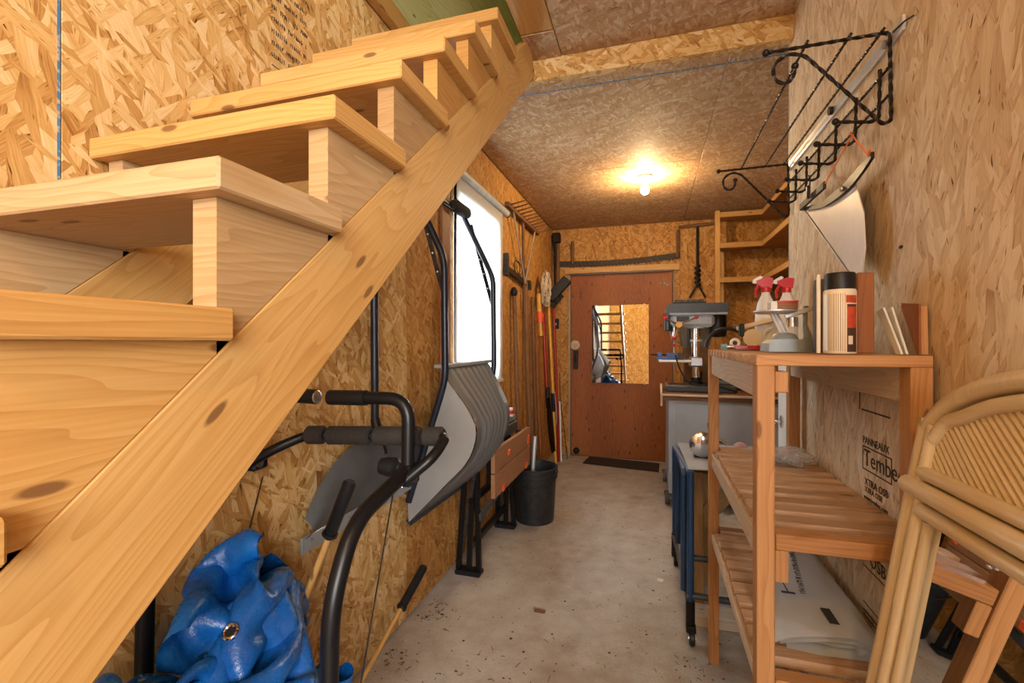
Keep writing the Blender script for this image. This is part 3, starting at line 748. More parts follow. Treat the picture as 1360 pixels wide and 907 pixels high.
# folding work bench
def workmate():
    t = thing('folding_workbench', 'folded black steel workbench with two wooden jaw boards leaning by the window', 'workbench', (-.88, 2.6, 0))
    YN, YF = 2.26, 2.90
    for y in (YN, YF):
        for x0, x1, zt in ((-.975, -.945, .60), (-.86, -.885, .62), (-.915, -.90, .64)):
            b_, m_ = plank_bm((x0, y, .02), (x1, y + (.03 if y == YN else -.03), zt), .028, .022, up=(0, 1, 0), bev=.003)
            mk('leg', b_, 'black_steel', t, M=m_)
        mk('foot', bb(-.985, -.845, y - .035, y + .035, 0, .025, .006), 'black_plastic', t)
        b_, m_ = plank_bm((-.965, y + .012, .10), (-.885, y + .012, .55), .022, .010, up=(0, 1, 0), bev=.001)
        mk('strut', b_, 'rust_iron', t, M=m_)
    for z, x in ((.12, -.915), (.36, -.905)): mk('cross_rail', bb(x - .014, x + .014, YN, YF, z, z + .035, .003), 'black_steel', t)
    b_, m_ = plank_bm((-.855, YN, .30), (-.83, YF - .1, .40), .04, .012, up=(1, 0, 0), bev=.002); mk('step_bar', b_, 'dark_grey', t, M=m_)
    mk('top_beam', bb(-.90, -.85, YN - .02, YF + .06, .63, .70, .005), 'press_dark', t)
    mk('top_bar', bb(-.895, -.872, YN + .03, YF + .08, .70, .735, .004), 'cast_grey', t)
    for y in (YN - .01, YF - .02):
        k = mk('clamp_screw', cyl(B(), (-.875, y, .735), (-.875, y, .79), .016, 12), 'white_plastic', t, sm=True)
        mk('clamp_collar', cyl(B(), (-.875, y, .75), (-.875, y, .775), .018, 12), 'red_plastic', k, sm=True)
    for z0, z1, lb in ((.535, .655, 0), (.405, .53, 1)):
        jaw = mk('jaw_board', bb(-.795, -.772, YN, YF + .08, z0, z1, .002), 'bench_wood', t, grain=1)
        for y in ((YN + .24, YF + .03) if not lb else (YN + .14, YF - .02)):
            mk('peg', bb(-.773, -.764, y - .018, y + .018, z0 + .02 if lb == 0 and y > 2.7 else z0 + (.045 if lb == 0 else .0), z0 + (.075 if lb == 0 else .04), .004), 'orange_plastic', jaw)
    for y in (YN + .1, YF - .06): mk('jaw_link', bb(-.85, -.795, y - .02, y + .02, .45, .62, .004), 'black_steel', t)
workmate()
# black bucket holding a pipe
def bucket():
    c = (-.765, 3.09, 0)
    t = thing('bucket', 'scuffed black plastic bucket standing beside the folded workbench', 'bucket', c)
    mk('body', lathe(B(), [(0, .003), (.128, .0), (.131, .01), (.147, .30), (.150, .335), (.150, .37), (.146, .37), (.143, .33), (.126, .014), (0, .014)], c, 'z', 36), 'bucket_black', t, sm=35)
    for z, r in ((.30, .153), (.335, .158), (.366, .156)): mk('rib', tube(B(), [(c[0] + r * math.cos(a), c[1] + r * math.sin(a), z) for a in [2 * PI * k / 36 for k in range(36)]], .0045, 6, closed=True), 'bucket_black', t, sm=True)
    mk('wire_handle', tube(B(), smooth([(c[0] - .156, c[1], .33), (c[0] - .13, c[1] - .10, .29), (c[0], c[1] - .168, .25), (c[0] + .13, c[1] - .10, .29), (c[0] + .156, c[1], .33)], 6), .003, 6), 'rust_iron', t, sm=True)
    p = tag(mk('pipe', cyl(B(), (-.80, 3.10, .016), (-.775, 3.14, .56), .014, 12), 'aluminium', sm=True), 'pale metal pipe sticking out of the black bucket', 'pipe')
bucket()
# ---- tools on the left wall and in the corner
def rake():
    t = thing('hay_rake', 'wooden hay rake hung teeth outward under the ceiling past the window', 'rake', (XL, 3.6, 1.6))
    hd = mk('head', bb(-1.0, -.965, 3.14, 4.08, 2.19, 2.225, .004), 'old_wood', t)
    for k in range(11):
        y = 3.18 + k * .086
        mk('tooth', cyl(B(), (-.968, y, 2.21), (-.86, y + .01, 2.235), .007, 6, .004), 'old_wood', hd, sm=True)
    mk('handle', cyl(B(), (-.99, 3.60, 2.20), (-.995, 3.66, 1.45), .012, 8), 'old_wood', t, sm=True)
    for y in (3.28, 3.94): mk('brace', cyl(B(), (-.975, y, 2.19), (-.985, 3.65, 1.70), .007, 6), 'grey_wood', t, sm=True)
rake()
def wall_tools():
    t = thing('bar_clamp', 'rusty iron bar clamp mounted level on the left wall', 'clamp', (XL, 3.45, 1.68))
    b_, m_ = plank_bm((-.995, 3.16, 1.76), (-.995, 3.78, 1.70), .045, .012, up=(1, 0, 0)); mk('bar', b_, 'rust_iron', t, M=m_)
    mk('jaw', bb(-1.015, -.975, 3.15, 3.175, 1.70, 1.86, .004), 'rust_iron', t); mk('jaw', bb(-1.015, -.965, 3.75, 3.79, 1.66, 1.74, .004), 'rust_iron', t)
    tag(mk('wire_coil', tube(B(), [(-.99, 3.40 + .10 * math.sin(a) + .01 * a, 1.80 + .05 * math.cos(a * 1.02)) for a in [k * .35 for k in range(30)]], .0035, 5), 'rust_iron', sm=True), 'thin loop of rusty wire hung above the bar clamp', 'wire')
    tag(mk('pulley', lathe(B(), [(.012, -.012), (.045, -.010), (.036, 0), (.045, .010), (.012, .012)], (-1.005, 3.74, 1.80), 'x', 16), 'old_wood', sm=True), 'small dark wooden pulley on the left wall', 'pulley')
    t = thing('spade', 'long handled spade leaning on the left wall beside the window', 'spade', (-.98, 3.37, 0))
    mk('handle', cyl(B(), (-.995, 3.365, 1.60), (-.97, 3.40, .50), .017, 10), 'old_wood', t, sm=True); mk('grip', ball(B(), (-.995, 3.365, 1.60), .026, 10, (1, 1, 1.6)), 'black_plastic', t, sm=True)
    mk('blade', bb(-.99, -.975, 3.32, 3.48, .02, .42, .006), 'rust_iron', t); mk('socket', cyl(B(), (-.972, 3.40, .55), (-.975, 3.40, .36), .02, 10), 'rust_iron', t, sm=True)
    for lb, y, r, z, mt in (('thick dark wooden pole leaning on the left wall', 3.72, .024, 1.72, 'old_wood'), ('slim dark pole leaning beyond the thick dark pole', 3.95, .018, 1.62, 'old_wood'), ('short brown stick leaning nearest the corner tools', 4.08, .013, 1.42, 'dark_brown_wood')):
        tag(mk('wooden_stake', tube(B(), [(-.94, y - .02, .0), (-.985, y - .005, z * .6), (-1.0, y, z)], [r, r * .95, r * .8], 8), mt, sm=True), lb, 'pole')
wall_tools()
def corner_tools():
    # hanging rope coil
    pts = []
    for k in range(150):
        a = k * .33; rr = .085 + .02 * math.sin(k * .71)
        pts.append((-.93 + .022 * math.sin(k * .9), 4.20 + rr * math.cos(a) * 1.0, 1.72 + .13 * math.sin(a) * (1 + .25 * math.sin(k * .13))))
    tag(mk('rope_coil', tube(B(), smooth(pts, 2), .0095, 6), 'rope', sm=True), 'pale coil of rope hung on the left wall near the corner', 'rope')
    t = thing('hand_axe', 'orange and yellow handled pruning saw hung below the rope coil', 'saw', (-.96, 4.09, 1.28))
    mk('blade_cover', tube(B(), [(-.975, 4.08, 1.66), (-.97, 4.085, 1.50)], [.018, .024], 8), 'yellow_paint', t, sm=True)
    mk('body', tube(B(), [(-.97, 4.085, 1.50), (-.965, 4.085, 1.47), (-.963, 4.09, 1.40)], [.022, .034, .026], 10), 'orange_plastic', t, sm=True)
    mk('grip', tube(B(), [(-.963, 4.09, 1.40), (-.96, 4.095, 1.33), (-.957, 4.10, 1.28)], [.02, .018, .022], 10), 'yellow_paint', t, sm=True)
    t.name = 'pruning_saw'
    t = thing('shovel', 'shovel with red shaft and black blade standing in the corner', 'shovel', (-.93, 4.25, 0))
    mk('shaft', cyl(B(), (-.985, 4.28, 1.62), (-.93, 4.26, .62), .016, 10), 'red_paint', t, sm=True)
    bm = B(); rows = []
    for j in range(9):
        v = j / 8; z = .70 - .5 * v; wd = .03 + .10 * min(1, v * 3) * (1 - max(0, v - .7) * 1.6)
        rows.append([bm.verts.new((-.925 + .02 * math.cos(k / 6 * PI - PI / 2) + .05 * v, 4.255 + wd * (k / 6 - .5) * 2, z)) for k in range(7)])
    for a, c in zip(rows, rows[1:]):
        for k in range(6): bm.faces.new((a[k], c[k], c[k + 1], a[k + 1]))
    bmesh.ops.solidify(bm, geom=bm.faces[:], thickness=.003); mk('blade', bm, 'black_steel', t, sm=True)
    mk('socket', cyl(B(), (-.932, 4.26, .80), (-.925, 4.257, .60), .02, 10), 'black_plastic', t, sm=True)
    t = thing('pole_pruner', 'yellow pole pruner with black joint standing in the corner', 'pruner', (-.90, 4.45, 0))
    mk('shaft', cyl(B(), (-.97, 4.47, 1.66), (-.915, 4.45, .66), .015, 10), 'yellow_paint', t, sm=True)
    mk('joint', cyl(B(), (-.916, 4.45, .72), (-.91, 4.45, .54), .024, 10, .018), 'black_plastic', t, sm=True)
    mk('shaft_end', cyl(B(), (-.91, 4.45, .54), (-.89, 4.44, .02), .013, 10), 'yellow_paint', t, sm=True)
    mk('pull_wire', tube(B(), smooth([(-.90, 4.44, .74), (-.885, 4.43, .60), (-.88, 4.44, .46), (-.895, 4.45, .38)], 5), .004, 6), 'aluminium', t, sm=True)
    t = thing('push_broom', 'red handled push broom standing head up in the corner', 'broom', (-.90, 4.62, 0))
    mk('handle', cyl(B(), (-.90, 4.66, .0), (-.955, 4.64, 1.70), .014, 10), 'red_paint', t, sm=True)
    b_, m_ = plank_bm((-.985, 4.60, 1.66), (-.805, 4.64, 1.86), .06, .10, up=(-.6, 0, .7), bev=.006); mk('head', b_, 'black_plastic', t, M=m_)
    rr = random.Random(3)
    for k in range(10):
        p = Vector((-.985, 4.60, 1.63)).lerp(Vector((-.90, 4.64, 1.73)), k / 9)
        mk('bristle_tuft', tube(B(), [p, p + Vector((.05 + rr.uniform(-.01, .01), rr.uniform(-.02, .02), -.06 + rr.uniform(-.01, .01)))], [.016, .010], 6), 'black_foam', t)
    t = thing('old_scythe', 'dark iron scythe blades hung on the far wall corner', 'scythe', (-.99, 4.87, 1.65))
    mk('blade', tube(B(), [(-1.0, 4.86, 2.37), (-.985, 4.88, 2.20), (-.99, 4.90, 1.95), (-.985, 4.9, 1.66)], [.03, .022, .018, .012], 6, flat=.3), 'rust_iron', t, sm=True)
    mk('stock', bb(-.965, -.935, 4.87, 4.90, 1.72, 2.34, .005), 'old_wood', t)
    mk('cap', bb(-1.01, -.92, 4.84, 4.90, 2.28, 2.39, .012), 'black_iron', t)
    tag(mk('thin_rod', cyl(B(), (-.86, 4.58, .02), (-.885, 4.63, .62), .008, 8), 'white_plastic', sm=True), 'thin white rod leaning behind the bucket', 'rod')
    tag(mk('twig_bundle', tube(B(), smooth([(-.82, 4.72, .01), (-.86, 4.76, .30), (-.91, 4.80, .62), (-.92, 4.82, .9)], 5), .004, 5), 'rust_iron', sm=True), 'bent wire leaning in the far corner', 'wire')
corner_tools()
# ================================================================ FAR WALL
def crosscut_saw():
    t = thing('crosscut_saw', 'long two handed crosscut saw hung above the far door', 'saw', (-.35, YD, 2.05))
    n = 34; top = []; bot = []
    x0, x1 = -.985, .285
    for k in range(n + 1):
        u = k / n; x = x0 + (x1 - x0) * u
        top.append((x, 2.098 - .018 * math.sin(u * PI) * (1) + .03 * (u ** 3)))
    pts = top[:]
    for k in range(n, -1, -1):
        u = k / n; x = x0 + (x1 - x0) * u; zb = 2.035 - .016 * math.sin(u * PI) + .03 * u ** 2
        if 2 < k < n - 1:
            pts += [(x + .014, zb), (x + .008, zb - (.018 if k % 3 else .004)), (x, zb)]
        else: pts.append((x, zb))
    mk('blade', prism(B(), pts, 'y', YD - .014, YD - .010), 'rust_iron', t, grain=2)
    for x, z0, z1 in ((-.988, 2.04, 2.28), (-.80, 2.06, 2.30), (.262, 2.08, 2.35)):
        mk('handle', tube(B(), [(x, YD - .02, z0), (x, YD - .022, z0 + .03), (x, YD - .024, z1 - .03), (x, YD - .022, z1)], [.014, .017, .019, .014], 10), 'old_wood', t, sm=True)
crosscut_saw()
def auger():
    t = thing('hand_auger', 'black iron T handled auger hung on the far wall', 'auger', (.446, YD, 1.66))
    mk('cross_handle', tube(B(), [(.27, YD - .03, 2.372), (.44, YD - .03, 2.382), (.60, YD - .03, 2.385)], [.014, .019, .014], 10), 'old_wood', t, sm=True)
    mk('shaft', cyl(B(), (.446, YD - .03, 2.38), (.446, YD - .03, 1.80), .013, 8), 'black_iron', t, sm=True)
    pts = [(.446 + .022 * math.cos(k * .55), YD - .03 + .022 * math.sin(k * .55), 1.98 - k * .0042) for k in range(50)]
    mk('screw', tube(B(), pts, .012, 6), 'black_iron', t, sm=True)
    for s in (-1, 1): mk('fork', cyl(B(), (.446, YD - .03, 1.80), (.446 + s * .075, YD - .03, 1.66), .009, 8), 'black_iron', t, sm=True)
auger()
t = thing('light_switch', 'black light switch plate on the far wall left of the door', 'switch', (-.985, YD, 1.36))
pl_ = mk('plate', bb(-1.015, -.952, YD - .006, YD, 1.365, 1.475, .002), 'black_plastic', t); mk('toggle', bb(-.988, -.979, YD - .016, YD - .006, 1.405, 1.43, .002), 'white_plastic', t)
t = thing('wall_mirror', 'frameless rectangular mirror fixed to the plywood door', 'mirror', (-.3, YD, .79))
mk('glass', bb(-.592, -.018, YD - .006, YD + .011, .792, 1.610), 'mirror_glass', t)
for x, z in ((-.55, 1.612), (-.06, 1.612), (-.55, .790), (-.06, .790)): mk('clip', bb(x - .01, x + .01, YD - .010, YD + .011, z - .006, z + .006, .002), 'chrome', t)
m = tag(mk('door_mat', prism(B(), [(-.621, 4.915), (-.651, 4.64), (.074, 4.53), (.086, 4.83)], 'z', .0, .012), 'mat_black'), 'thin dark rubber door mat before the plywood door', 'mat')
# corner shelf
def corner_shelf():
    t = thing('corner_shelf', 'open wooden corner shelf high on the far right wall', 'shelf', (.8, 4.75, 1.5))
    mk('post', bb(.575, .617, 4.64, 4.68, 1.38, 2.44, .003), 'pine', t)
    mk('back_post', bb(.66, .69, 4.90, 4.94, 1.56, 2.10, .003), 'pine', t)
    for z in (2.405, 2.12, 1.80):
        mk('shelf_board', prism(B(), [(.617, 4.938), (.617, 4.66), (.97, 4.66), (.97, 3.45), (1.77, 3.45), (1.77, 4.938)], 'z', z, z + .018), 'cedar', t, grain=0)
        mk('edging', bb(.617, .985, 4.645, 4.66, z - .028, z + .02, .002), 'pine', t)
        b_, m_ = plank_bm((.975, 4.65, z - .004), (.975, 3.45, z - .004), .014, .046); mk('edging', b_, 'pine', t, M=m_)
corner_shelf()
# ================================================================ RIGHT SIDE
def twist(bm, pts, r, turns=70.0, step=.012):
    """square bar twisted along its length"""
    P = [Vector(p) for p in pts]; Q = [P[0]]
    for a, b in zip(P, P[1:]):
        n = max(1, int((b - a).length / step))
        for k in range(1, n + 1): Q.append(a.lerp(b, k / n))
    rings = []; up = None; L = 0
    for i, p in enumerate(Q):
        t = (Q[min(i + 1, len(Q) - 1)] - Q[max(i - 1, 0)]).normalized()
        if up is None:
            up = t.cross(Vector((0, 0, 1)))
            if up.length < .05: up = t.cross(Vector((0, 1, 0)))
        up = (up - t * up.dot(t)).normalized(); bi = t.cross(up)
        if i: L += (p - Q[i - 1]).length
        rings.append([bm.verts.new(p + (up * math.cos(PI / 2 * k + L * turns) + bi * math.sin(PI / 2 * k + L * turns)) * r) for k in range(4)])
    for A, C in zip(rings, rings[1:]):
        for k in range(4): bm.faces.new((A[k], A[(k + 1) % 4], C[(k + 1) % 4], C[k]))
    bm.faces.new(rings[0][::-1]); bm.faces.new(rings[-1]); return bm
def iron_rack():
    t = thing('iron_rack', 'black twisted iron coat rack with scrolls mounted high on the right wall', 'rack', (XR, 1.65, 1.7))
    for y in (1.244, 2.048):
        br = mk('bracket', twist(B(), fillet([(.267, y, 1.916), (.518, y, 1.918), (.521, y, 1.717), (.505, y, 1.711), (.35, y, 1.895), (.318, y, 1.906), (.290, y, 1.892), (.281, y, 1.868), (.290, y, 1.843), (.309, y, 1.834), (.326, y, 1.845), (.329, y, 1.868)], .012, 3), .0046, 60), 'black_iron', t)
        for p in ((.267, 1.916), (.329, 1.874)): mk('finial', ball(B(), (p[0], y, p[1]), .0085, 10), 'black_iron', br, sm=True)
    for x in (.353, .440, .504): mk('rod', twist(B(), [(x, 1.235, 1.924), (x, 2.055, 1.924)], .0038, 60), 'black_iron', t)
    for z in (1.842, 1.779): mk('rod', twist(B(), [(.519, 1.244, z), (.519, 2.05, z)], .0038, 60), 'black_iron', t)
    for y in (1.275, 1.405, 1.54, 1.68, 1.80, 1.92):
        h = mk('hook', twist(B(), fillet([(.512, y, 1.852), (.510, y, 1.74), (.495, y, 1.732), (.425, y, 1.742)], .015, 3), .0045, 60), 'black_iron', t)
        mk('finial', ball(B(), (.422, y, 1.743), .008, 10), 'black_iron', h, sm=True)
    s = mk('mounting_strip', bb(.5225, .5295, 1.20, 2.06, 1.895, 1.928, .001), 'aluminium', t)
    mk('bolt', cyl(B(), (.522, 1.60, 1.912), (.512, 1.60, 1.912), .012, 10), 'black_iron', s, sm=True); mk('bolt', cyl(B(), (.522, 1.26, 1.90), (.512, 1.26, 1.90), .010, 8), 'steel', s, sm=True)
    mk('tie_wire', tube(B(), [(.52, 1.235, 1.912), (.522, 1.19, 1.906), (.527, 1.165, 1.90)], .002, 5), 'rust_iron', t)
iron_rack()
def hung_blade():
    t = thing('sheet_steel_blade', 'triangular sheet steel blade with curved dark top strip hung by orange cord', 'blade', (.5, 1.5, 1.35))
    pts = [(1.747, 1.661), (1.317, 1.349), (1.29, 1.44), (1.30, 1.53), (1.345, 1.618)] + [(p.x, p.y) for p in smooth([(1.345, 1.618, 0), (1.37, 1.617, 0), (1.42, 1.616, 0), (1.535, 1.622, 0), (1.66, 1.643, 0), (1.747, 1.661, 0)], 4)][1:-1]
    mk('blade', prism(B(), pts, 'x', .488, .4905), 'blade_steel', t, grain=1)
    mk('edge_bead', cyl(B(), (.488, 1.747, 1.661), (.488, 1.317, 1.349), .0035, 8), 'steel', t, sm=True)
    q = smooth([(1.236, 1.642, 0), (1.30, 1.628, 0), (1.39, 1.617, 0), (1.535, 1.618, 0), (1.66, 1.64, 0), (1.74, 1.660, 0)], 6)
    bm = B(); A = []
    for i, p in enumerate(q):
        u = i / (len(q) - 1); hh = .007 + .006 * math.sin(min(1, u * 1.5) * PI)
        A.append([bm.verts.new((x, p.x, p.y + s * hh)) for x, s in ((.479, -1), (.486, -1), (.486, 1), (.479, 1))])
    for a, c in zip(A, A[1:]):
        for k in range(4): bm.faces.new((a[k], a[(k + 1) % 4], c[(k + 1) % 4], c[k]))
    bm.faces.new(A[0]); bm.faces.new(A[-1][::-1])
    mk('top_strip', bm, 'black_iron', t, grain=1)
    b_, m_ = plank_bm((.474, 1.73, 1.662), (.470, 1.495, 1.660), .022, .008, up=(1, 0, 0)); mk('side_strip', b_, 'rust_iron', t, M=m_)
    mk('rivet', ball(B(), (.478, 1.40, 1.618), .007, 8), 'steel', t, sm=True)
    c = tag(mk('orange_cord', tube(B(), [(.47, 1.50, 1.662), (.488, 1.365, 1.739), (.482, 1.355, 1.745), (.478, 1.345, 1.739), (.477, 1.243, 1.643), (.474, 1.225, 1.652)], .0022, 6), 'orange_cord', sm=True), 'thin orange cord holding the steel blade to the rack', 'cord')
    k = thing('key_ring', 'small steel ring with black key fob hanging from the rack', 'keys', (.46, 1.62, 1.68))
    mk('ring', tube(B(), [(.462, 1.615 + .022 * math.cos(a), 1.705 + .022 * math.sin(a)) for a in [2 * PI * q / 20 for q in range(20)]], .002, 6, closed=True), 'black_iron', k, sm=True)
    mk('fob', bb(.456, .466, 1.60, 1.615, 1.655, 1.695, .003), 'black_plastic', k)
hung_blade()
# ---- drill press on a grey steel bench
def bench():
    t = thing('steel_bench', 'grey steel tool cabinet on casters with wooden top under the drill press', 'cabinet', (.5, 3.95, 0))
    mk('body', bb(.128, .90, 3.6, 4.32, .10, .795, .006), 'cabinet_grey', t)
    mk('door_panel', bb(.165, .87, 3.592, 3.6, .14, .77, .003), 'cabinet_grey', t)
    mk('work_top', bb(.085, .93, 3.56, 4.36, .812, .845, .003), 'old_wood', t)
    mk('front_edging', bb(.08, .93, 3.548, 3.56, .826, .842, .002), 'cedar_grey', t); mk('under_batten', bb(.10, .92, 3.562, 4.34, .794, .813), 'old_wood', t)
    mk('side_bracket', prism(B(), [(3.57, .75), (3.57, .84), (3.59, .84), (3.75, .90), (3.76, .888), (3.59, .826), (3.59, .75)], 'x', .07, .084), 'cedar_grey', t, grain=2)
    for x, y in ((.12, 3.66), (.85, 3.66), (.12, 4.26), (.85, 4.26)):
        w_ = mk('caster_wheel', lathe(B(), [(0, -.016), (.045, -.016), (.05, -.01), (.05, .01), (.045, .016), (0, .016)], (x, y, .05), 'x', 20), 'rubber_grey', t, sm=40)
        mk('caster_fork', bb(x - .022, x + .022, y - .02, y + .02, .075, .10, .003), 'dark_grey', w_)
bench()
def drill_press():
    t = thing('drill_press', 'grey bench drill press with dark belt cover standing on the steel bench', 'drill press', (.33, 3.8, .845))
    mk('base', bb(.117, .60, 3.66, 3.94, .845, .895, .008), 'press_dark', t)
    mk('column_socket', lathe(B(), [(.05, .895), (.05, .92), (.038, .925), (.038, .95)], (.335, 3.8, 0), 'z', 20), 'black_steel', t, sm=40)
    mk('column', cyl(B(), (.335, 3.8, .90), (.335, 3.8, 1.36), .031, 24), 'chrome', t, sm=True)
    mk('collar', cyl(B(), (.335, 3.8, 1.225), (.335, 3.8, 1.24), .043, 20), 'aluminium', t, sm=True)
    mk('table_clamp', bb(.285, .385, 3.75, 3.85, 1.03, 1.11, .012), 'steel', t)
    mk('table', bb(.06, .30, 3.69, 3.91, 1.066, 1.086, .006), 'aluminium', t)
    hd = mk('head', bb(.145, .46, 3.72, 3.90, 1.335, 1.43, .022), 'press_light', t)
    mk('head_trim', bb(.135, .545, 3.705, 3.90, 1.425, 1.445, .006), 'press_light', hd); mk('column_boss', cyl(B(), (.335, 3.8, 1.325), (.335, 3.8, 1.43), .06, 20), 'press_light', hd, sm=True)
    mk('switch_panel', bb(.19, .28, 3.712, 3.72, 1.375, 1.415, .002), 'dark_grey', hd)
    bm = prism(B(), [(.117, 1.443), (.545, 1.443), (.552, 1.50), (.53, 1.512), (.135, 1.51), (.113, 1.48)], 'y', 3.695, 3.91)
    mk('belt_cover', bm, 'press_dark', t)
    mk('front_plate', bb(.105, .145, 3.725, 3.89, 1.30, 1.45, .012), 'press_dark', t)
    mk('stop_button', ball(B(), (.10, 3.76, 1.43), .014, 8), 'red_plastic', t, sm=True)
    mk('motor', lathe(B(), [(0, 1.255), (.055, 1.26), (.062, 1.275), (.062, 1.425), (.055, 1.435), (0, 1.436)], (.49, 3.81, 0), 'z', 20), 'black_steel', t, sm=40)
    hub = mk('feed_hub', lathe(B(), [(0, -.05), (.022, -.05), (.026, -.03), (.026, 0), (0, 0)], (.205, 3.715, 1.35), 'y', 16), 'yellow_paint', t, sm=40)
    for q in ((.325, 3.66, 1.405), (.17, 3.66, 1.25), (.11, 3.665, 1.40)):
        mk('feed_lever', cyl(B(), (.205, 3.68, 1.35), q, .006, 8), 'chrome', hub, sm=True); mk('lever_knob', ball(B(), q, .015, 10), 'red_plastic', hub, sm=True)
    mk('quill', cyl(B(), (.175, 3.8, 1.345), (.175, 3.8, 1.27), .028, 16), 'steel', t, sm=True)
    ck = mk('chuck', lathe(B(), [(0, 1.275), (.02, 1.272), (.022, 1.24), (.012, 1.222), (0, 1.22)], (.175, 3.8, 0), 'z', 14), 'steel', t, sm=40)
    mk('drill_bit', cyl(B(), (.175, 3.8, 1.225), (.175, 3.8, 1.09), .0045, 8), 'white_plastic', ck); mk('bit_stop', ball(B(), (.175, 3.8, 1.195), .012, 8), 'red_plastic', ck, sm=True)
    mk('power_cord', tube(B(), smooth([(.18, 3.69, 1.12), (.21, 3.68, 1.02), (.26, 3.66, .93), (.32, 3.65, .905), (.45, 3.64, .90), (.60, 3.66, .86)], 6), .006, 8), 'black_plastic', t, sm=True)
    v = thing('drill_vise', 'blue drill press vise clamped on the press table', 'vise', (.15, 3.8, 1.088))
    mk('body', bb(.045, .20, 3.74, 3.86, 1.0875, 1.105, .003), 'blue_bright', v); mk('fixed_jaw', bb(.05, .085, 3.745, 3.855, 1.105, 1.137, .003), 'blue_bright', v)
    mk('moving_jaw', bb(.12, .20, 3.755, 3.845, 1.105, 1.135, .003), 'blue_bright', v); mk('back_block', bb(.20, .245, 3.755, 3.845, 1.0875, 1.135, .003), 'dark_grey', v)
    mk('screw', cyl(B(), (.0, 3.8, 1.12), (.13, 3.8, 1.12), .006, 8), 'black_iron', v, sm=True)
    b_ = thing('drill_bit_tray', 'slotted black tray of bits lying on the drill press cover', 'tray', (.33, 3.8, 1.513))
    mk('tray', bb(.17, .40, 3.74, 3.85, 1.513, 1.525, .002), 'black_plastic', b_)
    for k in range(5): mk('bit_case', bb(.18 + k * .043, .213 + k * .043, 3.745, 3.845, 1.525, 1.545, .003), 'dark_grey', b_)
drill_press()
def bench_clutter():
    t = thing('tool_bag', 'brown grey open tool bag standing behind the drill press column', 'bag', (.36, 4.2, .845))
    mk('body', prism(B(), [(p.x, p.y) for p in smooth([(.24, 1.34, 0), (.25, 1.22, 0), (.28, 1.175, 0), (.44, 1.175, 0), (.475, 1.22, 0), (.485, 1.34, 0)], 4)], 'y', 4.10, 4.28), 'rubber_grey', t)
    mk('strap', bb(.29, .31, 4.09, 4.10, 1.18, 1.34, .002), 'dark_grey', t); mk('stand', bb(.27, .46, 4.12, 4.28, .846, 1.178, .004), 'old_wood', t)
    t = thing('metal_box', 'dull grey metal box on the bench right of the drill press', 'box', (.84, 4.0, .846))
    mk('body', bb(.72, .91, 3.9, 4.1, .846, .95, .006), 'dark_grey', t); mk('lid', bb(.715, .915, 3.895, 4.105, .95, .968, .004), 'cast_grey', t); mk('hasp', bb(.80, .83, 3.89, 3.9, .93, .955, .002), 'steel', t)
    t = thing('parts_cabinet', 'low dark steel parts drawer on the bench behind the shelf post', 'box', (.58, 4.0, .846))
    mk('body', bb(.47, .69, 3.96, 4.14, .846, .93, .004), 'press_dark', t); mk('front', bb(.48, .68, 3.95, 3.96, .86, .92, .002), 'cast_grey', t); mk('pull', cyl(B(), (.55, 3.942, .89), (.61, 3.942, .89), .005, 8), 'steel', t)
    t = thing('angle_grinder', 'orange and black angle grinder lying on the bench boxes', 'grinder', (.66, 4.0, .97))
    mk('body', cyl(B(), (.52, 4.03, .972), (.66, 4.03, .985), .028, 12), 'black_plastic', t, sm=True); mk('grip', cyl(B(), (.66, 4.03, .985), (.74, 4.03, 1.0), .022, 12), 'orange_plastic', t, sm=True)
    mk('disc', cyl(B(), (.52, 4.03, .955), (.52, 4.03, .96), .045, 16), 'rust_iron', t)
    tag(mk('oil_can', lathe(B(), [(0, .845), (.05, .846), (.05, .94), (.035, .97), (.012, .99), (.008, 1.04), (0, 1.04)], (.60, 4.26, 0), 'z', 16), 'rust_iron', sm=40), 'rusty spouted oil can at the back of the bench', 'oil can')
    tag(mk('pipe_elbow', tube(B(), smooth([(.26, 3.99, .862), (.33, 4.0, .868), (.38, 4.03, .90), (.385, 4.04, .98)], 5), .018, 12), 'rust_iron', sm=True), 'rusty bent pipe behind the drill press base', 'pipe')
bench_clutter()
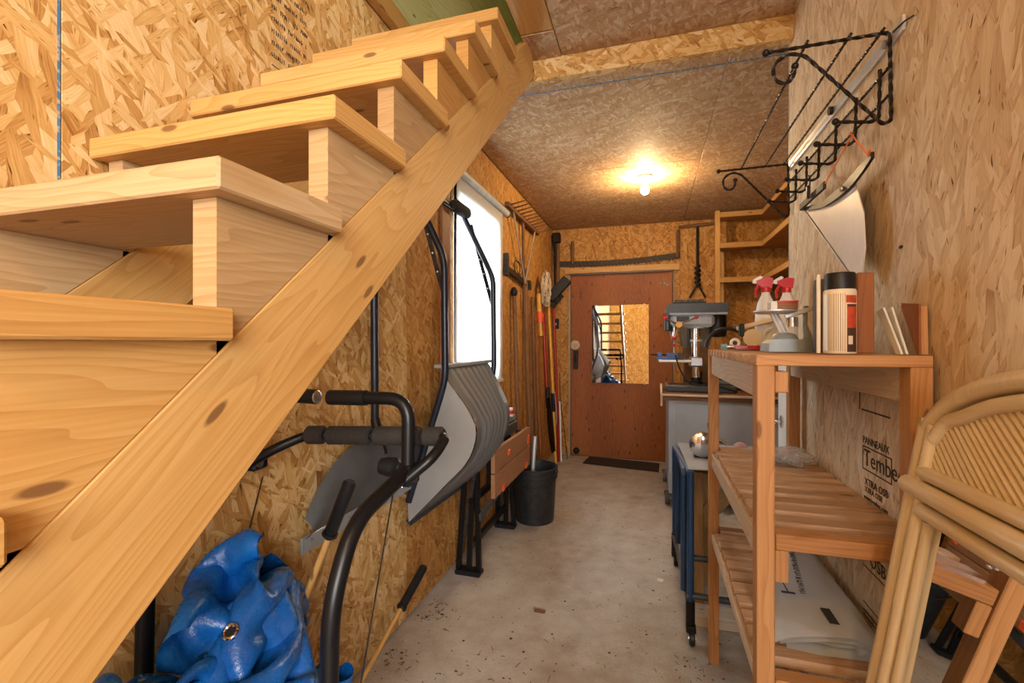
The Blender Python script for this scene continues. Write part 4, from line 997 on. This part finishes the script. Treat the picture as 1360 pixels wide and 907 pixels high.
# ---- blue folding stand on casters with plate and clutter
def blue_stand():
    t = thing('rolling_stand', 'dark blue tubular folding stand on casters beside the slatted shelf', 'stand', (.36, 2.35, 0))
    LG = [(.155, 2.0, .69), (.137, 2.10, .68), (.128, 2.68, .64), (.140, 2.58, .65), (.575, 2.0, .69), (.575, 2.68, .64)]
    for k, (x, y, z) in enumerate(LG):
        z0 = .10
        lg = mk('leg', cyl(B(), (x, y, z0 if k in (0, 2, 4, 5) else .16), (x, y, z), .0145, 12), 'blue_enamel', t, sm=True)
        if k in (0, 2, 4, 5):
            mk('caster_stem', cyl(B(), (x, y, .07), (x, y, .17), .018, 10), 'black_iron', lg, sm=True)
            mk('caster_wheel', lathe(B(), [(0, -.011), (.026, -.011), (.031, -.006), (.031, .006), (.026, .011), (0, .011)], (x + .004, y - .02, .031), 'x', 18), 'black_plastic', lg, sm=40)
            mk('wheel_hub', lathe(B(), [(0, -.014), (.013, -.014), (.013, .014), (0, .014)], (x + .004, y - .02, .031), 'x', 12), 'steel', lg, sm=40)
            mk('caster_fork', bb(x - .018, x + .02, y - .03, y + .012, .05, .078, .004), 'black_iron', lg)
    for a, b_ in (((.155, 2.0, .69), (.128, 2.68, .64)), ((.137, 2.06, .675), (.14, 2.6, .645)), ((.575, 2.0, .69), (.575, 2.68, .64))): mk('top_rail', cyl(B(), a, b_, .0145, 12), 'blue_enamel', t, sm=True)
    for y, z in ((2.0, .19), (2.68, .19), (2.10, .30)): mk('cross_rail', cyl(B(), (.14, y, z), (.575, y, z), .013, 12), 'press_dark', t, sm=True)
    mk('side_bar', plank_bm((.128, 2.68, .16), (.152, 2.0, .15), .02, .008)[0], 'steel', t, M=plank_bm((.123, 2.68, .16), (.150, 2.0, .15), .02, .008)[1])
    p = tag(mk('metal_plate', plank_bm((.365, 1.97, .712), (.365, 2.70, .662), .44, .006, bev=.001)[0], 'cabinet_grey', M=plank_bm((.365, 1.97, .712), (.365, 2.70, .662), .44, .006)[1]), 'flat grey metal plate resting on the blue stand', 'plate')
    zp = lambda y: .7155 - (y - 1.97) * .0685
    l = thing('work_lamp', 'round chrome work lamp lying on the grey metal plate', 'lamp', (.235, 2.25, zp(2.25)))
    z = zp(2.25)
    mk('reflector', lathe(B(), [(0, .02), (.03, .015), (.052, 0), (.058, -.02), (.054, -.024), (.0, -.022)], (.225, 2.25, z + .062), 'y', 24), 'chrome', l, sm=50)
    mk('housing', lathe(B(), [(.050, .004), (.040, .05), (.02, .08), (0, .082)], (.225, 2.25, z + .062), 'y', 20), 'black_plastic', l, sm=True); mk('foot', bb(.19, .27, 2.24, 2.31, z, z + .012, .003), 'black_plastic', l)
    l = thing('hose_valve', 'chrome hose valve with blue lever standing on the grey plate', 'valve', (.285, 2.3, zp(2.3))); z = zp(2.3)
    mk('body', cyl(B(), (.272, 2.32, z), (.272, 2.32, z + .11), .014, 12), 'chrome', l, sm=True); mk('cap', cyl(B(), (.255, 2.32, z + .135), (.30, 2.32, z + .14), .014, 12), 'dark_grey', l, sm=True)
    mk('neck', cyl(B(), (.272, 2.32, z + .10), (.272, 2.32, z + .14), .01, 10), 'chrome', l, sm=True); mk('lever', cyl(B(), (.275, 2.31, z + .085), (.335, 2.29, z + .06), .008, 8), 'chrome', l, sm=True); mk('ring', cyl(B(), (.262, 2.32, z + .03), (.283, 2.32, z + .03), .024, 12), 'blue_bright', l, sm=True)
    l = thing('small_motor', 'small black electric motor on the grey plate', 'motor', (.31, 2.2, zp(2.2))); z = zp(2.2)
    mk('body', cyl(B(), (.275, 2.20, z + .024), (.325, 2.20, z + .024), .024, 14), 'black_plastic', l, sm=True); mk('shaft', cyl(B(), (.325, 2.2, z + .024), (.35, 2.2, z + .024), .006, 8), 'steel', l, sm=True)
    tag(mk('jar_lid', lathe(B(), [(0, 0), (.018, 0), (.024, .02), (.02, .032), (0, .03)], (.345, 2.34, zp(2.34)), 'z', 14), 'rust_iron', sm=40), 'small rusty jar on the grey plate', 'jar')
    tag(mk('clay_ball', ball(B(), (.40, 2.36, zp(2.36) + .032), .034, 14, (1, 1, .95)), 'flesh_pink', sm=True), 'pinkish round ball on the grey plate', 'ball')
    s = thing('sawhorse', 'rough pale wooden sawhorse standing under the metal plate', 'sawhorse', (.35, 2.4, 0))
    for a, b_, wd in (((.215, 2.30, 0), (.215, 2.36, .60), .045), ((.245, 2.50, .0), (.235, 2.42, .60), .07), ((.52, 2.30, 0), (.52, 2.36, .60), .045), ((.52, 2.50, 0), (.52, 2.42, .60), .05)):
        bm, m_ = plank_bm(a, b_, .03, wd, up=(1, 0, 0), bev=.002); mk('leg', bm, 'pine_pale', s, M=m_)
    bm, m_ = plank_bm((.19, 2.39, .615), (.56, 2.39, .615), .05, .05); mk('beam', bm, 'old_wood', s, M=m_)
    bm, m_ = plank_bm((.215, 2.345, .36), (.40, 2.345, .58), .07, .02, up=(0, 1, 0)); mk('brace', bm, 'pine_pale', s, M=m_)
    s = tag(mk('timber_offcut', bb(.17, .56, 2.12, 2.22, .0, .05, .003), 'cedar_grey'), 'pale timber offcut on the floor under the blue stand', 'timber')
blue_stand()
t = thing('white_cabinet', 'white cabinet with round chrome knob behind the end of the partition', 'cabinet', (.8, 2.35, 0))
mk('body', bb(.60, 1.1, 2.14, 2.545, .02, 1.135, .004), 'white_paint', t); mk('plinth', bb(.62, 1.08, 2.16, 2.53, 0, .02), 'dark_grey', t)
kb = mk('knob', lathe(B(), [(0, -.045), (.012, -.044), (.014, -.034), (.007, -.026), (.007, -.006)], (.60, 2.47, .84), 'x', 14), 'chrome', t, sm=40); mk('back_plate', cyl(B(), (.600, 2.47, .84), (.594, 2.47, .84), .03, 18), 'chrome', kb, sm=40)
# ---- things on the slatted shelf
ZT = 1.1925
def lathe_can(c, prof, mat, par, name): return mk(name, lathe(B(), prof, c, 'z', 24), mat, par, sm=40)
def spray_can():
    c = (.394, 1.165, ZT)
    t = thing('spray_can', 'cream striped spray paint can with black cap on the shelf top', 'spray can', c)
    lathe_can(c, [(0, 0), (.029, 0), (.0305, .003), (.0305, .134), (.028, .139), (0, .14)], 'label_cream', t, 'body')
    lathe_can(c, [(.0285, .138), (.0285, .171), (.027, .174), (0, .174)], 'black_plastic', t, 'cap')
    def arc(a0, a1, z0, z1, mat, nm, r=.0309, n=8):
        bm = B(); A = []
        for k in range(n + 1):
            a = math.radians(a0 + (a1 - a0) * k / n); A.append((bm.verts.new((c[0] + r * math.cos(a), c[1] + r * math.sin(a), c[2] + z0)), bm.verts.new((c[0] + r * math.cos(a), c[1] + r * math.sin(a), c[2] + z1))))
        for p, q in zip(A, A[1:]): bm.faces.new((p[0], q[0], q[1], p[1]))
        return mk(nm, bm, mat, t, grain=2)
    # the camera looks at the can from direction about -105 degrees
    for k in range(9): arc(-150 + k * 7.2, -148.4 + k * 7.2, .006, .128, 'label_dark' if k % 3 == 0 else 'bench_wood', 'label_stripe', n=2)
    arc(-178, -152, .006, .128, 'white_plastic', 'label_panel')
    arc(-84, -40, .004, .105, 'label_dark', 'label_panel', .0308); arc(-84, -40, .055, .10, 'label_red', 'label_panel', .0310); arc(-88, -40, .108, .124, 'label_red', 'label_panel', .0310); arc(-80, -62, .02, .038, 'label_cream', 'label_panel', .0311, 4)
spray_can()
tag(mk('glue_tube', lathe(B(), [(0, 0), (.0042, 0), (.0042, .165), (.003, .175), (0, .176)], (.3585, 1.18, ZT), 'z', 10), 'label_cream', sm=40), 'slim cream tube standing left of the spray can', 'tube')
tag(mk('grey_can', lathe(B(), [(0, 0), (.028, 0), (.028, .15), (.026, .172), (0, .172)], (.40, 1.26, ZT), 'z', 20), 'dark_grey', sm=40), 'dark grey can hidden behind the spray can', 'can')
tag(mk('wood_block', bb(.428, .460, 1.17, 1.215, ZT, ZT + .175, .002), 'dark_brown_wood', grain=2), 'upright reddish brown wood block right of the spray can', 'wood block')
t = thing('envelopes', 'white envelopes leaning on the right wall at the shelf end', 'envelopes', (.5, 1.15, ZT))
for k, (dy, mt) in enumerate(((0, 'paper'), (.012, 'paper'))):
    mk('envelope', prism(B(), [(1.118 + dy * .3, ZT), (1.14 + dy * .3, ZT), (1.225 - dy, ZT + .092), (1.195 - dy, ZT + .10)], 'x', .485 + k * .01, .489 + k * .01), mt, t, grain=2)
bk = thing('notebook', 'brown backed notebook leaning behind the white envelopes', 'book', (.51, 1.13, ZT))
mk('cover', prism(B(), [(1.103, ZT), (1.112, ZT), (1.172, ZT + .107), (1.105, ZT + .10)], 'x', .508, .512), 'dark_brown_wood', bk, grain=2); mk('pages', prism(B(), [(1.105, ZT), (1.115, ZT), (1.185, ZT + .102), (1.108, ZT + .096)], 'x', .512, .524), 'cedar', bk, grain=2)
def balance():
    t = thing('balance_scale', 'grey cast metal balance scale with round pan on the shelf top', 'scale', (.35, 1.38, ZT))
    mk('base', prism(B(), [(.292, ZT), (.405, ZT), (.405, ZT + .02), (.392, ZT + .032), (.31, ZT + .032), (.294, ZT + .022)], 'y', 1.33, 1.43), 'cast_grey', t)
    mk('pedestal', lathe(B(), [(.034, .032), (.026, .045), (.012, .05), (0, .05)], (.34, 1.38, ZT), 'z', 16), 'cast_grey', t, sm=40)
    for x0, x1 in ((.335, .310), (.345, .318)): mk('pan_arm', cyl(B(), (x0, 1.38, ZT + .045), (x1, 1.38, ZT + .103), .006, 8), 'aluminium', t, sm=True)
    mk('pan', lathe(B(), [(0, .101), (.045, .101), (.052, .106), (.052, .109), (.044, .105), (0, .105)], (.318, 1.38, ZT), 'z', 28), 'aluminium', t, sm=40)
    mk('post', tube(B(), [(.395, 1.38, ZT), (.394, 1.38, ZT + .04), (.388, 1.38, ZT + .07), (.39, 1.38, ZT + .12)], [.014, .010, .006, .006], 10), 'cast_grey', t, sm=True)
    mk('beam', plank_bm((.335, 1.36, ZT + .09), (.40, 1.36, ZT + .112), .006, .011)[0], 'aluminium', t, M=plank_bm((.333, 1.36, ZT + .09), (.404, 1.36, ZT + .113), .006, .011)[1])
    mk('weight', cyl(B(), (.356, 1.37, ZT + .065), (.356, 1.37, ZT + .09), .014, 14), 'steel', t, sm=40)
    b = thing('small_carton', 'small carton with red lid and white end lying on the scale pan', 'box', (.33, 1.38, ZT + .11))
    mk('body', bb(.318, .366, 1.355, 1.395, ZT + .1095, ZT + .128, .001), 'bench_wood', b); mk('lid', bb(.317, .367, 1.354, 1.396, ZT + .128, ZT + .133, .001), 'red_plastic', b); mk('white_end', bb(.303, .318, 1.355, 1.395, ZT + .1095, ZT + .132, .001), 'paper', b)
balance()
def spray_bottle(c, label, mat, h):
    t = thing('spray_bottle', label, 'spray bottle', c, 'spray bottles on the shelf top'); k = h / .27
    mk('body', lathe(B(), [(0, 0), (.032, 0), (.034, .006), (.033, .13 * k), (.026, .17 * k), (.013, .20 * k), (.012, .215 * k), (0, .215 * k)], c, 'z', 20), mat, t, sm=40)
    mk('collar', lathe(B(), [(.015, .207 * k), (.015, .225 * k), (.010, .228 * k)], c, 'z', 14), 'red_plastic', t, sm=40)
    x, y, z = c
    mk('trigger_head', prism(B(), [(x + .018, z + .222 * k), (x - .012, z + .225 * k), (x - .03, z + .24 * k), (x - .032, z + .25 * k), (x + .0, z + .262 * k), (x + .022, z + .258 * k)], 'y', y - .01, y + .01), 'red_plastic', t)
    mk('nozzle', prism(B(), [(x - .032, z + .24 * k), (x - .042, z + .243 * k), (x - .040, z + .255 * k), (x - .018, z + .268 * k), (x - .01, z + .262 * k)], 'y', y - .007, y + .007), 'white_plastic', t)
    mk('trigger', tube(B(), [(x - .02, y, z + .235 * k), (x - .032, y, z + .215 * k), (x - .03, y, z + .19 * k)], [.006, .005, .004], 6), 'red_plastic', t)
    mk('label_panel', lathe(B(), [(.0345, .03), (.0345, .115 * k)], c, 'z', 20), 'paper' if mat == 'white_plastic' else 'label_blue', t, sm=True)
spray_bottle((.390, 1.82, ZT), 'white spray bottle with red trigger on the shelf top', 'white_plastic', .262)
spray_bottle((.463, 1.85, ZT), 'blue labelled spray bottle half hidden by the partition edge', 'white_plastic', .262)
def shelf_bits():
    t = thing('caulking_gun', 'cluttered metal caulking gun with long bar lying across the shelf top', 'caulking gun', (.33, 1.72, ZT))
    mk('barrel', plank_bm((.30, 1.82, ZT + .078), (.388, 1.74, ZT + .10), .02, .014)[0], 'label_cream', t, M=plank_bm((.305, 1.80, ZT + .076), (.392, 1.76, ZT + .10), .02, .014)[1])
    mk('drum', cyl(B(), (.337, 1.76, ZT + .04), (.345, 1.80, ZT + .04), .028, 20), 'aluminium', t, sm=40); mk('drum_rim', cyl(B(), (.3365, 1.757, ZT + .04), (.338, 1.764, ZT + .04), .030, 20), 'label_cream', t, sm=40)
    mk('reel_ring', tube(B(), [(.285 + .013 * math.cos(a), 1.78, ZT + .022 + .013 * math.sin(a)) for a in [2 * PI * q / 18 for q in range(18)]], .005, 8, closed=True), 'white_plastic', t, sm=True)
    mk('clamp', bb(.298, .312, 1.76, 1.80, ZT + .045, ZT + .09, .003), 'black_plastic', t); mk('pin', cyl(B(), (.275, 1.78, ZT + .085), (.31, 1.78, ZT + .085), .003, 6), 'chrome', t)
    mk('wire_arm', tube(B(), smooth([(.355, 1.76, ZT + .005), (.37, 1.76, ZT + .03), (.375, 1.76, ZT + .06), (.40, 1.77, ZT + .075)], 5), .004, 8), 'white_plastic', t, sm=True)
    mk('foot', bb(.32, .36, 1.765, 1.79, ZT, ZT + .015, .002), 'black_plastic', t)
    for k, (lb, y, m1, m2, x0) in enumerate((('pink handled pocket knife lying on the shelf front', 1.70, 'pink_plastic', 'red_plastic', .27), ('dark red pocket knife beside the balance scale', 1.60, 'red_plastic', 'dark_grey', .292))):
        q = thing('pocket_knife', lb, 'knife', (x0 + .03, y, ZT), 'pocket knives on the shelf'); mk('handle', bb(x0, x0 + .05, y - .007, y + .007, ZT, ZT + .014, .003), m1, q); mk('end_cap', bb(x0 + .05, x0 + .062, y - .007, y + .007, ZT, ZT + .014, .003), m2, q)
    q = thing('hose_fitting', 'small pale teal metal fitting at the far shelf corner', 'fitting', (.245, 1.72, ZT)); mk('nut', cyl(B(), (.232, 1.72, ZT + .010), (.25, 1.72, ZT + .010), .010, 6), 'teal_metal', q); mk('tail', cyl(B(), (.25, 1.72, ZT + .010), (.268, 1.72, ZT + .010), .006, 10), 'chrome', q, sm=True)
    tag(mk('cable_loop', tube(B(), [(.27 + .07 * math.cos(a), 1.87, ZT + .006 + .07 * math.sin(a)) for a in [PI * q / 16 for q in range(17)]], .006, 8), 'black_plastic', sm=True), 'black cable arching over the far end of the shelf top', 'cable')
shelf_bits()
# plastic sheet roll on the lowest level, bag of fixings on the middle level
def sheet_roll():
    t = thing('plastic_sheet_roll', 'flattened roll of translucent plastic sheeting lying on the lowest shelf level', 'plastic sheet', (.37, 1.5, .518))
    def shell(prof, y0, y1, seed, skew=0):
        bm = B(); rows = []; n = 26
        for j in range(n + 1):
            v = j / n; y = y0 + (y1 - y0) * v
            rows.append([bm.verts.new((.502 - (.502 - p[0]) * (1 - .58 * v) + .004 * (vn(i * .35 + seed, v * 5) - .5), y + .012 * (vn(i * .3 + seed, 3) - .5) * (1 - v), p[1] + (.010 * (vn(i * .4 + seed, v * 7 + seed) - .5) if p[1] > .53 else 0))) for i, p in enumerate(prof)])
        for a, c in zip(rows, rows[1:]):
            for k in range(len(a) - 1): bm.faces.new((a[k], a[k + 1], c[k + 1], c[k]))
        return bm
    P = lambda *q: [(p.x, p.y) for p in smooth([(a, b, 0) for a, b in q], 5)]
    mk('outer_wrap', shell(P((.262, .520), (.30, .545), (.36, .556), (.43, .562), (.488, .550), (.502, .534), (.486, .522), (.40, .519), (.30, .518)), 1.185, 1.84, 1, .0), 'poly_film', t, sm=60)
    mk('inner_fold', shell(P((.285, .526), (.34, .541), (.43, .548), (.478, .541), (.486, .533), (.47, .526), (.38, .523)), 1.19, 1.83, 5), 'poly_film', t, sm=60)
    mk('inner_fold', shell(P((.30, .529), (.36, .536), (.44, .539), (.465, .534), (.44, .528)), 1.195, 1.82, 9), 'poly_film', t, sm=60)
    rr = random.Random(8)
    def marks(name, x0, x1, y0, y1, xs, z, fill=.6):
        bm = B(); n = 0; y = y1
        while y > y0:
            wd = rr.uniform(.004, .009); v = (y1 - y) / (y1 - y0); xo = x0 + xs * v
            box(bm, xo + rr.uniform(0, .004), xo + (x1 - x0), y - wd * rr.uniform(.25, .5), y, z + .10 * (xo - .36), z + .10 * (xo - .36) + .0008)
            if rr.random() < fill: box(bm, xo + rr.choice((0, (x1 - x0) * .45)), xo + rr.choice((0, (x1 - x0) * .45)) + .004, y - wd, y, z + .10 * (xo - .36), z + .10 * (xo - .36) + .0008)
            y -= wd + .004
        mk(name, bm, 'ink', t)
    marks('printing', .425, .440, 1.36, 1.70, -.055, .5625)
    marks('printing', .325, .338, 1.50, 1.58, -.01, .5595); marks('printing', .300, .308, 1.36, 1.50, -.01, .5565)
    for x0, x1, y0, y1 in ((.345, .348, 1.37, 1.46), (.330, .362, 1.362, 1.372), (.398, .418, 1.235, 1.30)): mk('print_mark', bb(x0, x1, y0, y1, .560 if x0 < .37 else .5655, .561 if x0 < .37 else .5665), 'ink', t)
sheet_roll()
def crumple(name, label, cat, c, sx, sy, sz, seed, hang=False):
    bm = B(); bmesh.ops.create_icosphere(bm, subdivisions=4, radius=1.0)
    for v in bm.verts:
        p = v.co; a = vn(p.x * 2.3 + seed + p.z, p.y * 2.3 + seed); b = vn(p.x * 5 + seed, p.y * 5 + p.z * 4 + seed)
        f_ = .72 + .45 * a - .30 * abs(b - .5) * 2
        v.co = Vector((p.x * sx * f_, p.y * sy * f_, max(-.62, p.z) * sz * f_))
    zz = min(v.co.z for v in bm.verts)
    for v in bm.verts: v.co += Vector((c[0], c[1], c[2] - zz))
    return bm
b_ = thing('bag_of_screws', 'crinkled clear plastic bag of screws on the middle shelf level', 'bag', (.44, 1.70, .821))
mk('bag', crumple('x', '', '', (.435, 1.70, .8215), .075, .075, .036, 4), 'clear_bag', b_, sm=25)
rr = random.Random(11)
for k in range(26):
    p = Vector((.435 + rr.uniform(-.035, .035), 1.70 + rr.uniform(-.035, .03), .826 + rr.uniform(0, .010))); a = rr.uniform(0, PI)
    mk('screw', cyl(B(), p, p + Vector((math.cos(a) * .022, math.sin(a) * .022, rr.uniform(0, .006))), .0028, 6), 'steel', b_)
h_ = thing('plastic_scrap', 'thin white plastic scrap draped between the lower shelf slats', 'plastic', (.25, 1.35, .518))
bm = B(); rows = []
for j in range(13):
    v = j / 12
    rows.append([bm.verts.new((.262 + .03 * (u / 8) + .008 * math.sin(u * 1.3 + v * 5), 1.32 + .10 * (u / 8) + .01 * math.sin(v * 9 + u), .519 + .155 * v + .006 * math.sin(u * 2))) for u in range(9)])
for a, c in zip(rows, rows[1:]):
    for k in range(8): bm.faces.new((a[k], a[k + 1], c[k + 1], c[k]))
mk('film', bm, 'poly_film', h_, sm=True)
# ---- rattan framed mirror leaning on the right wall
def rattan_mirror():
    t = thing('rattan_mirror', 'rattan framed mirror with an arched reed top leaning by the shelf', 'mirror', (.30, .70, 0))
    F = frame((.302, .70, .014), (0, -1, 0), (.163, 0, .987))
    def put(name, bm, mat, par=t, **k): return mk(name, bm, mat, par, M=F, **k)
    arch = [(-.30, 1.03), (-.292, 1.066), (-.268, 1.098), (-.23, 1.125), (-.17, 1.150), (-.09, 1.168), (0, 1.174)]
    full = [(-.30, .02), (-.30, .5)] + arch + [(-a, b) for a, b in arch[-2::-1]] + [(.30, .5), (.30, .02)]
    def loop(ins, dz): return smooth([(a - math.copysign(ins, a) if abs(a) > .02 else a, (b - ins * (1 if b > 1.12 else .6 if b > 1.05 else 0)), dz) for a, b in full], 6)
    put('outer_frame', tube(B(), loop(0, 0), .0165, 14), 'rattan', sm=True)
    put('inner_frame', tube(B(), [p for p in loop(.027, .006) if p.y > .955], .0115, 12), 'rattan', sm=True)
    for s in (-1, 1):
        put('stile', cyl(B(), (s * .268, .06, .004), (s * .268, .945, .004), .0125, 12), 'rattan', sm=True); put('bead', cyl(B(), (s * .245, .07, .0), (s * .245, .91, .0), .009, 10), 'rattan', sm=True)
    for b, r, e, z in ((.958, .0165, .308, .010), (.988, .0125, .275, .008), (.925, .013, .26, .006), (.08, .0165, .30, .006)): put('crossbar', cyl(B(), (-e, b, z), (e, b, z), r, 14), 'rattan', sm=True)
    def inside(a, b):
        A = [(x, y) for x, y in arch]; x = -abs(a) - 0.0
        if x < -.276: return False
        for (x0, y0), (x1, y1) in zip(A, A[1:]):
            if x0 <= x <= x1: return b < y0 + (y1 - y0) * (x - x0) / (x1 - x0) - .030
        return False
    for k in range(-16, 40):
        for s in (-1, 1):
            seg = []
            for q in range(60):
                w = q / 59 * .62; a = -.28 + w; b = 1.0 + k * .0135 - (w - .0) * .80 + w * w * .18
                a2 = a if s < 0 else -a
                if b > .985 and inside(a, b) and a <= 0: seg.append((a2, b, 0.0))
            if len(seg) > 2: put('reed', tube(B(), [seg[0], seg[len(seg) // 3], seg[2 * len(seg) // 3], seg[-1]], .0056, 8), 'rattan', sm=True)
    put('backing', prism(B(), [(-.285, .95)] + [(a * .95, b - .012) for a, b in arch] + [(-a * .95, b - .012) for a, b in arch[-2::-1]] + [(.285, .95)], 'z', -.014, -.009), 'rattan')
    gl = put('mirror_pane', bb(-.255, .255, .09, .925, -.009, -.004), 'mirror_glass')
    for a in (-.10, .0, .13): put('nail', ball(B(), (a, .905, .0), .004, 8), 'chrome', gl, sm=True)
rattan_mirror()
# ---- dirt on the floor
def debris():
    rr = random.Random(21); bm = B()
    spots = [(-.55, 1.45, .16, 70), (.20, 1.78, .07, 46), (-.93, 1.9, .05, 40), (-.95, 1.55, .04, 30), (-.3, 2.4, .6, 60), (-.2, 3.4, .5, 50), (-.30, 1.5, .35, 40)]
    for cx, cy, sp, n in spots:
        for k in range(n):
            x, y = cx + rr.gauss(0, sp), cy + rr.gauss(0, sp)
            if x < -1.0 or x > .5: continue
            if rr.random() < .5:
                a = rr.uniform(0, PI); l = rr.uniform(.006, .03); q = Vector((math.cos(a), math.sin(a), 0)) * l
                tube(bm, [Vector((x, y, .0015)), Vector((x, y, .003)) + q * .5 + Vector((0, rr.uniform(-.004, .004), .001)), Vector((x, y, .0015)) + q], .0011, 3)
            else:
                s = rr.uniform(.002, .007); ball(bm, (x, y, s * .25), s, 6, (1, rr.uniform(.5, 1), .35))
    o = tag(mk('floor_debris', bm, 'leaf_brown'), 'scattered brown twigs and leaf crumbs on the concrete floor', 'debris'); o['kind'] = 'stuff'
    tag(mk('wood_chip', bb(-.505, -.455, 2.02, 2.04, 0, .006, .001), 'old_wood'), 'small dark wood chip on the open floor', 'wood chip')
    tag(mk('paper_scrap', prism(B(), [(.03, 2.46), (.06, 2.45), (.065, 2.475), (.04, 2.485)], 'z', .001, .008), 'paper'), 'tiny white paper scrap near the blue stand caster', 'paper scrap')
debris()
